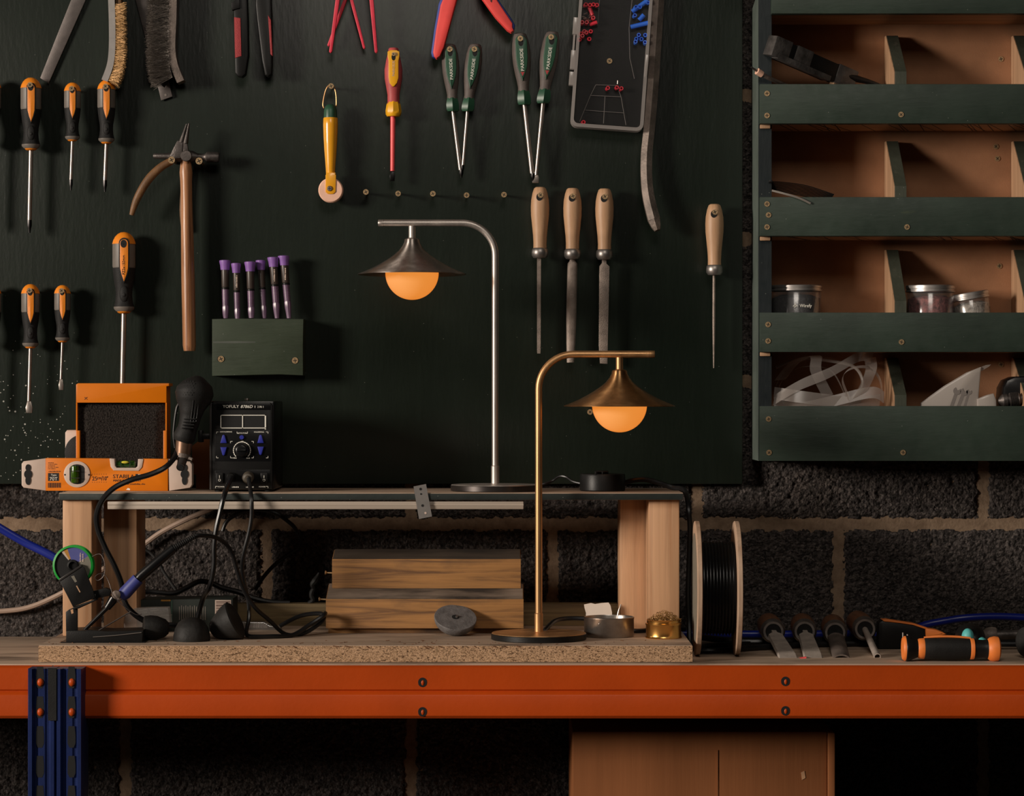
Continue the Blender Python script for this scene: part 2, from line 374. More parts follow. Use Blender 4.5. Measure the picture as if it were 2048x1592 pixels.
M['orange_tool'] = mat('orange_tool_rubber', A(228, 110, 48), 0.5, 0, 0.08, 40)
M['yellow'] = mat('amber_plastic', A(232, 145, 20), 0.4, 0, 0.06, 40)
M['amber_roller'] = mat('amber_lacquer', A(225, 140, 28), 0.28, 0, 0.06, 30, coat=0.4)
M['red'] = mat('red_rubber', A(232, 62, 58), 0.5, 0, 0.06, 40)
M['red_dull'] = mat('dull_red_rubber', A(152, 62, 62), 0.55, 0, 0.1, 40)
M['red_leg'] = mat('red_dipped_coating', A(190, 50, 68), 0.45, 0, 0.15, 50)
M['red_shaft'] = mat('red_insulation', A(212, 72, 74), 0.4, 0, 0.08, 40)
M['red_inset'] = mat('red_inset_rubber', A(140, 45, 48), 0.6, 0, 0.1, 300, 0.0008, 900)
M['blue_trim'] = mat('blue_trim_rubber', A(48, 62, 130), 0.5, 0, 0.1, 40)
M['green'] = mat('dark_green_plastic', A(32, 66, 48), 0.4, 0, 0.12, 40)
M['gripgrey'] = mat('brown_grey_rubber', A(74, 66, 62), 0.6, 0, 0.15, 80, 0.0003, 700)
M['steel'] = mat('bright_steel', (0.46, 0.40, 0.36), 0.36, 0.9, 0.1, 60)
M['steel_tip'] = mat('black_oxide_tip', (0.035, 0.033, 0.033), 0.35, 1, 0.2, 80)
M['filesteel'] = mat('file_steel', (0.29, 0.235, 0.20), 0.5, 0.55, 0.25, 60, 0.0005, 900)
M['oldsteel'] = mat('old_dark_steel', (0.12, 0.105, 0.098), 0.5, 0.85, 0.35, 50, 0.0004, 300)
M['rust'] = mat('rusty_dark_steel', (0.17, 0.135, 0.115), 0.55, 0.4, 0.45, 35, 0.0006, 260)
M['alu'] = mat('aluminium', (0.62, 0.58, 0.55), 0.38, 0.9, 0.08, 60)
M['alu_strip'] = mat('painted_aluminium_strip', A(150, 138, 126), 0.45, 0.0, 0.08, 12, stretch=(0.1, 1, 1))
M['ferrule'] = mat('dull_ferrule', (0.34, 0.31, 0.29), 0.42, 0.9, 0.2, 80)
M['zinc'] = mat('yellow_zinc', (0.48, 0.33, 0.18), 0.4, 0.6, 0.25, 300)
M['hole'] = mat('dark_recess', (0.004, 0.004, 0.004), 0.8, 0, 0.1, 30)
M['white'] = mat('off_white_plastic', A(168, 150, 138), 0.5, 0, 0.06, 30)
M['white_lbl'] = mat('white_print', A(205, 198, 188), 0.6, 0, 0.05, 60)
M['ink'] = mat('black_ink', (0.012, 0.010, 0.010), 0.6, 0, 0.1, 60)
M['ink_orange'] = mat('faded_brown_print', (0.20, 0.06, 0.01), 0.6, 0, 0.1, 60)
M['paper'] = mat('white_paper', A(192, 180, 168), 0.8, 0, 0.04, 30)
M['lilac'] = mat('lilac_plastic', A(112, 78, 140), 0.45, 0, 0.1, 40)
M['lilac_grey'] = mat('smoky_lilac_plastic', A(96, 76, 96), 0.3, 0, 0.15, 60)
M['barrel'] = mat('dark_barrel', A(52, 44, 40), 0.4, 0, 0.1, 40)
M['bluebtn'] = mat('blue_button', A(32, 38, 120), 0.4, 0, 0.1, 40)
M['bluehandle'] = mat('blue_iron_collar', A(44, 50, 108), 0.5, 0, 0.1, 40)
M['bluehose'] = mat('blue_hose', A(8, 26, 108), 0.35, 0, 0.08, 30)
M['whitecable'] = mat('dirty_white_cable', A(142, 122, 108), 0.5, 0, 0.12, 25)
M['brownrubber'] = mat('worn_brown_grip', A(92, 64, 38), 0.55, 0, 0.35, 40, 0.0004, 200)
M['cardboard'] = mat('cardboard', A(118, 74, 45, .95), 0.85, 0, 0.14, 14, 0.0006, 60, stretch=(1, 1, 0.06), spec=0.1)
M['foam'] = mat('black_foam', (0.030, 0.025, 0.022), 0.95, 0, 0.8, 420, 0.004, 420, spec=0.1)
M['bristle_brass'] = mat('brass_bristle', (0.36, 0.195, 0.065), 0.45, 0.35, 0.3, 300)
M['bristle_dark'] = mat('dark_steel_bristle', (0.075, 0.060, 0.048), 0.45, 0.35, 0.4, 300)
M['pink'] = mat('pinkish_roller', A(205, 160, 138), 0.55, 0, 0.08, 60)
M['cupgrey'] = mat('scuffed_dark_rubber', (0.017, 0.016, 0.015), 0.6, 0, 0.35, 45, 0.0006, 160, spec=0.25)
M['stonegrey'] = mat('grey_rubber_block', (0.13, 0.12, 0.118), 0.6, 0, 0.3, 90, 0.0006, 300)
M['tin'] = mat('worn_tinplate', (0.33, 0.30, 0.275), 0.34, 0.95, 0.35, 35)
M['brass_tin'] = mat('golden_tin', (0.72, 0.40, 0.12), 0.26, 1, 0.12, 25)
M['teal'] = mat('teal_rubber', A(78, 160, 158), 0.5, 0, 0.08, 40)
M['reelgreen'] = mat('green_reel_plastic', A(12, 125, 40), 0.4, 0, 0.08, 40)
M['reelblue'] = mat('blue_label', A(62, 66, 118), 0.6, 0, 0.1, 60)
M['reelgrey'] = mat('grey_label', A(96, 92, 82), 0.6, 0, 0.1, 60)
M['mustard'] = mat('mustard_label', A(150, 105, 40), 0.6, 0, 0.1, 60)
M['boxgreen'] = mat('dark_green_carton', (0.012, 0.018, 0.014), 0.55, 0, 0.2, 40)
M['crimp_red'] = mat('red_crimp_sleeve', A(196, 40, 58), 0.4, 0, 0.1, 60)
M['crimp_blue'] = mat('blue_crimp_sleeve', A(40, 98, 200), 0.4, 0, 0.1, 60)
M['vial'] = mat('green_vial_liquid', A(56, 92, 14, .45), 0.15, 0, 0.15, 60, coat=0.5)
M['vial_dark'] = mat('dark_green_vial', A(24, 52, 14), 0.2, 0, 0.2, 60, coat=0.5)
M['clear'] = glassy('clear_plastic', (0.96, 0.96, 0.96), 0.012, 0.12, 0.004)
M['clear_edge'] = glassy('clear_plastic_edge', (0.85, 0.85, 0.85), 0.10, 0.2, 0.45, (0.62, 0.57, 0.54))
M['jarglass'] = glassy('jar_plastic', (0.95, 0.95, 0.95), 0.04, 0.15, 0.05, edge=0.2)
M['film'] = glassy('clear_ribbon_film', (0.86, 0.84, 0.82), 0.12, 0.22, 0.30, (0.7, 0.63, 0.58))
M['bagfilm'] = glassy('milky_bag_film', (0.8, 0.8, 0.8), 0.10, 0.25, 0.70, (0.66, 0.6, 0.55))
M['blister'] = glassy('crinkled_blister_film', (0.75, 0.75, 0.75), 0.28, 0.18, 0.2, (0.6, 0.56, 0.52))
M['redbits'] = mat('dark_red_granules', (0.26, 0.075, 0.07), 0.6, 0, 0.6, 150, 0.003, 180)
M['palebits'] = mat('pale_granules', (0.40, 0.35, 0.30), 0.6, 0, 0.5, 150, 0.003, 180)
M['blackbits'] = mat('black_granules', (0.02, 0.02, 0.024), 0.6, 0, 0.5, 150, 0.003, 180)
M['tapeblack'] = mat('shiny_black_tape', (0.06, 0.055, 0.052), 0.3, 0, 0.5, 60, 0.002, 45)
M['room'] = mat('dark_workshop_wall', (0.05, 0.046, 0.044), 0.9, 0, 0.2, 5, 0.001, 40)
M['floor'] = mat('concrete_floor', (0.03, 0.028, 0.026), 0.85, 0, 0.25, 4, 0.0008, 60)

M['cab_div'] = paint('divider_worn_paint', (0.050, 0.056, 0.040), (0.11, 0.10, 0.075), 0.58, 0.55, 0.1)
M['strip'] = mat('dull_strip_steel', (0.13, 0.112, 0.105), 0.5, 0.5, 0.2, 60, 0.0001, 900)
M['chiselsteel'] = mat('worn_chisel_steel', (0.50, 0.43, 0.375), 0.42, 0.3, 0.2, 60, 0.0003, 500)
# ------------------------------------------------------------------ room shell
RX, RY, RZ = 5.4, -5.4, 3.6
struct('floor', MB().box((-RX, RY, -0.05), (RX, 0.1, 0)), M['floor'])
struct('ceiling', MB().box((-RX, RY, RZ), (RX, 0.1, RZ + 0.05)), M['room'])
struct('wall_left', MB().box((-RX - 0.05, RY, 0), (-RX, 0.1, RZ)), M['room'])
struct('wall_right', MB().box((RX, RY, 0), (RX + 0.05, 0.1, RZ)), M['room'])
struct('wall_front', MB().box((-RX, RY - 0.05, 0), (RX, RY, RZ)), M['room'])
wall = struct('wall_back', MB().box((-RX, 0.0, 0), (RX, 0.1, RZ)), M['mortar'])
def block_mb(seed):
    bw, bh = 0.436, 0.2085; nx, nz = 214, 102; vs = []; fs = []
    o = Vector((seed * 3.1, seed * 1.7, seed))
    for j in range(nz + 1):
        for i in range(nx + 1):
            x = -bw / 2 + bw * i / nx; z = -bh / 2 + bh * j / nz; q = Vector((x, 0, z)) + o
            e = min(bw / 2 - abs(x), bh / 2 - abs(z))
            n1 = noise.noise(q * 120); n2 = noise.noise(q * 48); n3 = noise.noise(q * 9)
            vd = noise.voronoi(q * 150)[0]; d = 0.0052 + 0.0010 * n1 + 0.0009 * n2 + 0.0008 * n3 - 0.0034 * vd[0] + 0.0016 * min(1, (vd[1] - vd[0]) * 3)
            pit = noise.noise(q * 70 + Vector((5, 0, 9)))
            if pit > 0.28: d -= 0.006 * (pit - 0.28)
            if e < 0.007: d -= 0.0075 * (1 - e / 0.007) * (0.7 + 0.6 * noise.noise(q * 60))
            vs.append((x + 0.0012 * noise.noise(q * 90), -d, z + 0.0012 * noise.noise(q * 90 + Vector((3, 3, 3)))))
    for j in range(nz):
        for i in range(nx):
            a = j * (nx + 1) + i; fs.append((a, a + 1, a + nx + 2, a + nx + 1))
    return MB().add(vs, fs)
protos = []
z1 = P(0, 1048, 0).z                                             # the bed joint that shows above the bench
x1 = P(1105, 0, 0).x
k = 0
for r in range(-3, 4):
    for c in range(-3, 3):
        cx = x1 + 0.225 + 0.45 * c + (0 if r % 2 == 1 else -0.2225); cz = z1 + 0.1125 + 0.225 * r
        if k < 3:
            b = part('concrete_block', block_mb(k + 1), M['concrete'], wall, smooth=70); b.location = (cx, 0, cz); protos.append(b)
        else:
            copy_part(protos[k % 3], wall, (cx, 0, cz))
        k += 1

# ------------------------------------------------------------------ workbench of racking
ZB = 0.801
bench = thing('workbench', 'racking workbench with worn chipboard top and orange front beam on a blue perforated post', 'workbench', (0, -0.24, 0))
bx0, bx1 = -1.35, 1.25
BF = -0.452
part('bench_top', MB().box((bx0, BF, ZB - 0.004), (bx1, -0.012, ZB), 0.0008), M['bench'], bench)
part('bench_core', MB().box((bx0, BF + 0.0006, ZB - 0.018), (bx1, -0.013, ZB - 0.0042)), M['bench_edge'], bench, 'speckled chipboard core showing at the front edge')
zt = P(0, 1333, -0.47).z; zm = P(0, 1385, -0.47).z; zb_ = P(0, 1437, -0.47).z
post_x0, post_x1 = P(54, 0, -0.50).x, P(165, 0, -0.50).x
def beam(x0, x1_):
    prof = [(-0.462, zt), (-0.466, zt - 0.003), (-0.466, zm + 0.004), (-0.4635, zm + 0.0012), (-0.4635, zm + 0.0006), (-0.4705, zm - 0.0026), (-0.4715, zm - 0.0045), (-0.4715, zb_ + 0.004), (-0.468, zb_), (-0.43, zb_), (-0.43, zt)]
    return MB().prism([Vector((x0, y, z)) for y, z in prof], (x1_ - x0, 0, 0))
b2 = part('front_beam', beam(post_x0 + 0.03, bx1), M['orange_beam'], bench)
part('front_beam', beam(bx0, post_x0 + 0.028), M['orange_beam'], bench)
part('rear_beam', MB().box((bx0, -0.06, zb_), (bx1, -0.03, zt)), M['orange_beam'], bench)
for sx, sy in ((845, 1364), (845, 1423), (1571, 1362), (1571, 1421)):
    Yk = -0.4664 if sy < 1390 else -0.4719
    c = P(sx, sy, Yk); pts = [c + Vector((0.0062 * math.cos(a), 0, 0.0062 * math.sin(a) - (0.001 if math.sin(a) < 0 else 0))) for a in [2 * PI * i / 18 for i in range(18)]]
    sl = part('keyhole', MB().prism(pts, (0, 0.0012, 0)), M['hole'], b2)
    # pressed tongue that shows inside the keyhole
    part('tongue', MB().ball(c + Vector((0.0004, 0.0006, -0.0012)), 0.0032, (0.8, 0.55, 1.25), 10), M['orange_beam'], b2)
for (xa, xb, slots) in ((55, 110, 80), (112, 164, 143)):
    a = P(xa, 0, -0.50).x; b = P(xb, 0, -0.50).x; mm = (b - a)
    prof = [(a, -0.444), (a, -0.497), (a + 0.0015, -0.500), (a + 0.006, -0.500), (a + 0.009, -0.4935), (a + mm * 0.34, -0.4935), (a + mm * 0.34 + 0.002, -0.4955), (b - mm * 0.34 - 0.002, -0.4955), (b - mm * 0.34, -0.4935), (b - 0.009, -0.4935), (b - 0.006, -0.500), (b - 0.0015, -0.500), (b, -0.497), (b, -0.444)]
    up = part('upright', MB().prism([Vector((x, y, 0.0)) for x, y in prof], (0, 0, zt - 0.0005)), M['blue_post'], bench)
    for i in range(9):
        sy = 1362 + 59.5 * i; c = P(slots, sy, -0.4958)
        pts = [c + Vector((x, 0, z)) for x, z in ((-0.0055, -0.004), (-0.003, -0.010), (0.003, -0.010), (0.0055, -0.004), (0.0055, 0.008), (0.0042, 0.020), (-0.0042, 0.020), (-0.0055, 0.008))]
        hole = part('slot', MB().prism(pts, (0, 0.0012, 0)), M['hole'], up)
        if i < 2:
            part('rivet', MB().ball(c + Vector((0.0005, 0, -0.002)), 0.0046, (1, 0.7, 1.25), 12), M['orange_beam'], up)
part('tape_strip', MB().box((P(96, 0, -0.50).x, -0.5012, P(0, 1441, -0.5).z), (P(113, 0, -0.50).x, -0.5, P(0, 1336, -0.5).z)), M['rubber'], bench)
for x in (bx0 + 0.1, bx1 - 0.1):
    part('rear_upright', MB().box((x - 0.02, -0.03, 0), (x + 0.02, -0.013, zb_ + 0.07), 0.002), M['blue_post'], bench)
part('upright', MB().box((bx1 - 0.06, -0.50, 0), (bx1 - 0.02, -0.472, zt), 0.002), M['blue_post'], bench)

# big carton under the bench, standing on the floor
bxm = thing('cardboard_box', 'tall brown cardboard box standing under the bench with dented front', 'box', (P(1410, 0, -0.33).x, -0.2, 0))
zc = P(0, 1463, -0.33).z
part('carton', MB().box((P(1145, 0, -0.33).x, -0.33, 0.0), (P(1655, 0, -0.33).x, -0.07, zc), 0.003), M['cardboard'], bxm)
part('corner_flap', MB().box((P(1656, 0, -0.335).x, -0.337, 0.0), (P(1670, 0, -0.335).x, -0.08, zc - 0.001), 0.002), M['cardboard'], bxm)
part('seam', MB().box((P(1433, 0, -0.33).x, -0.3312, 0.02), (P(1436, 0, -0.33).x, -0.3298, P(0, 1500, -0.33).z)), M['cardboard'], bxm)
part('torn_spot', MB().ppx([(1602, 1545), (1609, 1542), (1611, 1556), (1604, 1560)], -0.3308, -0.3295), M['shelfwood_raw'], bxm)

# ------------------------------------------------------------------ painted tool board
YB = -0.03
board = thing('tool_board', 'big dark green painted board on the wall with tools hanging on screws', 'tool board', BORG)
bl = P(1485, 968, YB)
part('panel', MB().box((-1.25, YB, bl.z), (bl.x, -0.012, 2.05), 0.0012), M['board'], board)
part('spacer_batten', MB().box((-1.2, -0.012, bl.z + 0.04), (bl.x - 0.03, -0.0105, bl.z + 0.08)), M['hole'], board)
def screw_mb(L):
    m = MB(); m.lathe([(0.0018, 0.0), (0.0018, L - 0.0035), (0.0042, L - 0.0008), (0.0043, L)], (0, 0, 0), (0, -1, 0), 14)
    m.box((-0.0027, -L - 0.0003, -0.0004), (0.0027, -L + 0.0003, 0.0004), 0, 1); m.box((-0.0004, -L - 0.0003, -0.0027), (0.0004, -L + 0.0003, 0.0027), 0, 1)
    return m
SCREWM = {}
def screw(px, py, Yh, parent=None, Yw=YB, name='screw', rot=0.5, s=1.0):
    """a screw standing out of a surface at depth Yw with its head at Yh"""
    parent = parent or board
    key = round(abs(Yh - Yw), 3), parent.name.split('.')[0], s
    c = P(px, py, Yh); loc = Vector((c.x, Yw, c.z)) - ORG[parent.name]
    if key not in SCREWM:
        m = screw_mb(key[0]); 
        if s != 1.0: m.xf(Matrix.Diagonal((s, 1, s, 1)))
        o = mesh_obj(name, m, [M['zinc'], M['hole']], Vector((0, 0, 0))); o.parent = parent; o.location = loc; SCREWM[key] = o
    else: o = copy_part(SCREWM[key], parent, loc)
    o.rotation_euler = (0, rot + px, 0); return o
for px, py in ((733, 384), (798, 385), (865, 388), (933, 389), (1009, 388)):
    o = screw(px, py, -0.062); o.rotation_euler = (random.uniform(-.04, .1), px, random.uniform(-.05, .05))
screw(1180, 824, -0.05)

# ------------------------------------------------------------------ pigeon-hole cabinet
CF, SF = -0.115, -0.135                                          # front edges of the sides, front faces of the rails
cabx0 = P(1516, 0, CF).x; sw = P(1543, 0, CF).x - cabx0
cx1 = P(2338, 0, CF).x
ztop = P(0, 2, CF).z + 0.006; zbot = P(0, 922, SF).z
cab = thing('pigeonhole_cabinet', 'green painted wall cabinet of open pigeonholes with brown hardboard back', 'cabinet', (cabx0, -0.06, zbot))
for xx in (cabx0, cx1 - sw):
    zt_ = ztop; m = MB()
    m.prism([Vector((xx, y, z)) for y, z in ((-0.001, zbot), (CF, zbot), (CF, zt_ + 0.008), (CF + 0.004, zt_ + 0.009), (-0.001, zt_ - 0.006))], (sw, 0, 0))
    part('side_board', m, M['cab_side_lit'], cab)
part('back_panel', MB().box((cabx0 + sw, -0.008, zbot + 0.002), (cx1 - sw, -0.002, ztop - 0.008)), M['hardboard'], cab)
part('front_stile', MB().box((cabx0 + 0.0005, CF - 0.0012, zbot + 0.001), (cabx0 + sw, CF + 0.001, ztop + 0.005)), M['cab_edge'], cab, 'near-black painted front edge of the left side')
rails = []
rows = [(-60, 27), (168, 247), (394, 472), (625, 704), (812, 922)]
for i, (ya, yb) in enumerate(rows):
    x0 = P(1520 if i else 1543.5, 0, SF).x
    z0 = P(0, yb, SF).z; z1_ = P(0, ya, SF).z if i else ztop + 0.012
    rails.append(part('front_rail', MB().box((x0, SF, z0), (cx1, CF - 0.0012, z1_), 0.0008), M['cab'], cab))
    zs = z0 + 0.001
    part('shelf', MB().box((cabx0 + sw, CF - 0.001, zs), (cx1 - sw, -0.008, zs + (0.016 if i < 4 else 0.016))), M['shelfwood_raw'], cab)
for i, sx in ((1, 1534), (2, 1536), (3, 1536)):                   # raw chips below the rails at the left end
    part('raw_end', MB().box((P(1522, 0, SF).x, CF - 0.004, P(0, rows[i][1] + 8, SF).z), (P(1543, 0, SF).x, CF - 0.0008, P(0, rows[i][1], SF).z), 0.001), M['divider_raw'], cab)
divs = []
for i in range(4):
    zf0 = P(0, rows[i + 1][1], SF).z + 0.017
    zback = P(0, (72, 283, 500, 716)[i], -0.02).z; zfront = P(0, (143, 372, 602, 790)[i], CF).z
    for px in (1788, 2048):
        x0 = P(px, 0, CF).x; x1_ = P(px + 25, 0, CF).x
        pr = [(-0.009, zf0), (CF + 0.0005, zf0), (CF + 0.0005, zfront), (-0.024, zback), (-0.009, zback)]
        part('divider', MB().prism([Vector((x0, y, z)) for y, z in pr], (0.0012, 0, 0)), M['divider_raw'], cab, 'raw pine cheek of the sloping divider')
        part('divider', MB().prism([Vector((x0 + 0.0012, y, z)) for y, z in pr], (x1_ - x0 - 0.0012, 0, 0)), M['cab_div'], cab)
for px, py in ((1534, 187), (1534, 231), (1534, 408), (1537, 430), (1534, 454), (1536, 649), (1536, 682), (1537, 838), (1538, 905), (1802, 229), (1814, 454), (1803, 684), (1806, 905)):
    screw(px, py, SF - 0.0006, cab, SF + 0.006, s=0.98)
for px, py in ((2002, 118), (1992, 293), (1995, 317), (1999, 532), (2002, 729)):
    screw(px, py, -0.0090, cab, -0.003, s=1.0)
# saw cuts and pencil strokes across the shelf undersides
for i, n in ((1, 26), (2, 22)):
    z0 = P(0, rows[i][1], SF).z + 0.0008; m = MB(); random.seed(20 + i)
    for j in range(n):
        x = cabx0 + sw + 0.01 + random.random() * 0.37; sl = random.uniform(0.02, 0.05)
        m.prism([Vector((x, -0.112, z0)), Vector((x + 0.0016, -0.112, z0)), Vector((x + sl + 0.0016, -0.012, z0)), Vector((x + sl, -0.012, z0))], (0, 0, 0.0004))
    part('saw_marks', m, M['ink'], cab, kind='stuff')
# ------------------------------------------------------------------ tools on the board
def hang_hole(x, y, Yf, root, rx, ry=None):
    ry = ry or rx
    part('hanging_hole', MB().ppx([(x + rx * math.cos(a), y + ry * math.sin(a)) for a in [2 * PI * i / 18 for i in range(18)]], Yf, Yf + 0.002), M['hole'], root)
def teardrop(x, y0, y1, hw, tip=0.38, x1=None):
    pts = []; L = y1 - y0; x1 = x if x1 is None else x1
    for i in range(9): a = PI * i / 8; pts.append((x - hw * math.cos(a), y0 + hw * (1 - math.sin(a))))
    for t in (0.5, 0.7, 0.85, 0.95): pts.append((x + hw * (1 if t < 1 - tip else math.cos((t - 1 + tip) / tip * PI / 2)), y0 + L * t))
    pts.append((x + 0.08 * hw, y1)); pts.append((x - 0.08 * hw, y1))
    for t in (0.95, 0.85, 0.7, 0.5): pts.append((x - hw * (1 if t < 1 - tip else math.cos((t - 1 + tip) / tip * PI / 2)), y0 + L * t))
    if x1 != x: pts = [(a + (x1 - x) * (b - y0) / L, b) for a, b in pts]
    return pts
def phillips(mb, x, y0, y1, r, Y, x2=None):
    mb.lpx([(r, y0), (r, y0 + (y1 - y0) * 0.45), (r * 0.75, y0 + (y1 - y0) * 0.62), (r * 0.4, y1)], x, Y, x2, 8)
def flat_tip(mb, x, y0, y1, r, Y, x2=None):
    x2 = x if x2 is None else x2
    k = S(Y) * r
    pts = [(x - r, y0), (x2 - r * 1.7, y0 + (y1 - y0) * 0.55), (x2 - r * 1.5, y1), (x2 + r * 1.5, y1), (x2 + r * 1.7, y0 + (y1 - y0) * 0.55), (x + r, y0)]
    mb.ppx(pts, Y - k * 0.5, Y + k * 0.5, k * 0.2)
def driver_orange(x, yt, hl, tip, label, flat=False, sr=4.6, Y=-0.054, txt=None, head=True):
    s = hl / 160; k = S(Y); dy = lambda a: yt + a * s
    P_ = lambda pr: [(a * s, dy(b)) for a, b in pr]
    root = thing('screwdriver', label, 'screwdriver', P(x, yt, Y), 'screwdrivers with orange and black handles')
    part('grip', MB().lpx(P_([(20, 70), (22.6, 72), (22, 78), (20, 95), (17, 112), (16.3, 124), (17.6, 139), (20, 147)]), x, Y, n=24, sy=.9), M['rubber'], root)
    part('sleeve', MB().lpx(P_([(20, 20), (22.8, 22), (23, 30), (23, 68), (22, 71)]), x, Y, n=10, sy=.9, ph=PI / 10), M['grey'], root, 'grey plastic upper sleeve')
    part('cap', MB().lpx(P_([(0, 0), (7, 1), (13, 4.5), (18, 10), (21.5, 17), (23.4, 24)]), x, Y, n=24, sy=.9), M['orange'], root, 'rounded orange cap')
    Yf = Y - 23.6 * s * k * .9
    part('inlay_border', MB().ppx(teardrop(x, dy(11), dy(101), 10.4 * s), Yf + 0.0007, Y - 12 * s * k, 0.0006), M['rubber'], root)
    part('inlay', MB().ppx(teardrop(x, dy(14), dy(97), 8.2 * s), Yf, Y - 12 * s * k, 0.0008), M['orange'], root, 'orange pointed inlay')
    part('thumb_rest', MB().ball(P(x, dy(122), Y - 14.2 * s * k), 9 * s * k, (1, .5, 1.9), 16).ball(P(x, dy(124), Y - 17.6 * s * k), 4 * s * k, (1, .5, 1.2), 10), M['rubber'], root)
    part('collar', MB().lpx(P_([(17, 146.5), (20.5, 148), (20, 152), (15, 157)]), x, Y, n=24, sy=.9), M['grey'], root)
    part('ring', MB().lpx(P_([(14, 156), (13, 158.5), (9, 161)]), x, Y, n=20), M['orange'], root)
    sr2 = sr
    tl = 22 * s + 6
    part('shaft', MB().lpx([(sr2, dy(158)), (sr2, tip - tl)], x, Y, x - 3, n=14), M['steel'], root)
    m = MB()
    if flat: flat_tip(m, x - 3, tip - tl, tip, sr2, Y)
    else: phillips(m, x - 3, tip - tl, tip, sr2 * 1.02, Y)
    part('tip', m, M['steel'] if flat else M['steel_tip'], root)
    hang_hole(x - 1, dy(21 if head else 23), Yf - 0.0004, root, 6.2 * s, 8 * s)
    if head: screw(x - 2, dy(16), Yf - 0.003, s=.95)
    else: screw(x - 1, dy(24), Yf - 0.0006)
    if txt: part('lettering', text_mb(txt, P(x - 1, dy(65), Yf - 0.0002), h=5.2 * s * k, w=38 * s * k, rot=-PI / 2), M['ink'], root)
    return root
driver_orange(62, 155, 145, 466, 'long orange and black screwdriver below the plain steel strip, top row')
driver_orange(145, 165, 117, 381, 'smallest orange and black screwdriver of the top row, between two bigger ones', sr=3.4)
driver_orange(213, 160, 127, 384, 'orange and black screwdriver hanging under the brass wire brush', sr=4)
driver_orange(248, 464, 162, 800, 'biggest orange and black screwdriver with size printed on it, shaft behind the orange sponge holder', sr=5.6, txt='PZ2x150mm', head=False)
driver_orange(61, 568, 128, 826, 'orange and black slotted screwdriver with wide flat blade, lower row', flat=True, sr=4)
driver_orange(125, 570, 114, 780, 'small orange and black slotted screwdriver in the lower row nearest the sponge holder', flat=True, sr=2.8)
driver_orange(-18, 155, 140, 460, 'orange handled screwdriver cut off by the left edge of the picture, top row')
driver_orange(-16, 568, 128, 820, 'orange handled screwdriver cut off by the left edge of the picture, lower row')

def driver_green(xt, yt, xe, ye, xtip, ytip, label, flat=False, sr=4, Y=-0.052, mark=False, sc=1.0):
    H = ye - yt; k = S(Y); s = H / 140.0
    X = lambda f: xt + (xe - xt) * f
    yy = lambda f: yt + H * f
    root = thing('screwdriver', label, 'screwdriver', P(xt, yt, Y), 'screwdrivers with green handles')
    def L(pr, n=22, ph=0.0, sy=.9): return MB().lpx([(a * s, yy(f)) for a, f in pr], X(pr[0][1]), Y, X(pr[-1][1]), n=n, ph=ph, sy=sy)
    part('grip', L([(0, 0), (8, .003), (11.5, .015), (14, .06), (16.5, .15), (18, .28), (17.5, .42), (15, .56), (12, .68), (10.5, .76), (11.5, .84)]), M['gripgrey'], root)
    Yf = Y - 18.6 * s * k * .9
    part('inlay', MB().ppx(teardrop(X(.06) + 1, yy(.03), yy(.66), 11.5 * s, .5, X(.66)), Yf, Y - 9 * s * k, 0.0014), M['green'], root, 'dark green inlay on the front')
    part('collar', L([(11, .80), (13.5, .84), (15, .9), (15, .97), (12, 1.0)], 6, PI / 6, 1), M['green'], root, 'faceted green collar')
    x1 = xe; tl = 16
    part('shaft', MB().lpx([(sr, yy(.99)), (sr, ytip - tl)], X(.99), Y, xtip - (xtip - X(.99)) * tl / (ytip - ye), n=14), M['steel'], root)
    m = MB()
    if flat: flat_tip(m, xtip, ytip - tl - 6, ytip, sr * 1.0, Y)
    else: phillips(m, xtip - .5, ytip - tl, ytip, sr * 1.05, Y)
    part('tip', m, M['steel'] if flat else M['steel_tip'], root)
    fx = X(.12)
    hang_hole(fx + .5, yy(.125), Yf - 0.0004, root, 5 * s, 8 * s)
    screw(fx - .5, yy(.075), Yf - 0.003)
    ang = math.atan2(X(.6) - X(.2), H * .4)
    part('lettering', text_mb('PARKSIDE', P(X(.38) + .5, yy(.37), Yf - 0.0002), h=6.3 * s * k, w=43 * s * k, rot=-PI / 2 - ang), M['white_lbl'], root, 'white brand lettering')
    if mark: part('red_arrow', MB().ppx([(X(.56) - 4 * s, yy(.54)), (X(.56) + 4 * s, yy(.54)), (X(.58), yy(.60))], Yf - 0.0003, Yf), M['red_inset'], root)
    return root
driver_green(899, 88, 906, 223, 923, 356, 'left green and grey screwdriver of the shorter pair, cross tip')
driver_green(951, 88, 935, 223, 925, 346, 'right green and grey screwdriver of the shorter pair, shaft leaning left', sr=3.6)
driver_green(1040, 66, 1049, 210, 1066, 363, 'left green and grey screwdriver of the longer pair beneath the red pliers', sr=4.6, mark=True)
driver_green(1105, 63, 1086, 207, 1071, 366, 'green and grey slotted screwdriver next to the clear parts case', flat=True, sr=4.2, mark=True)

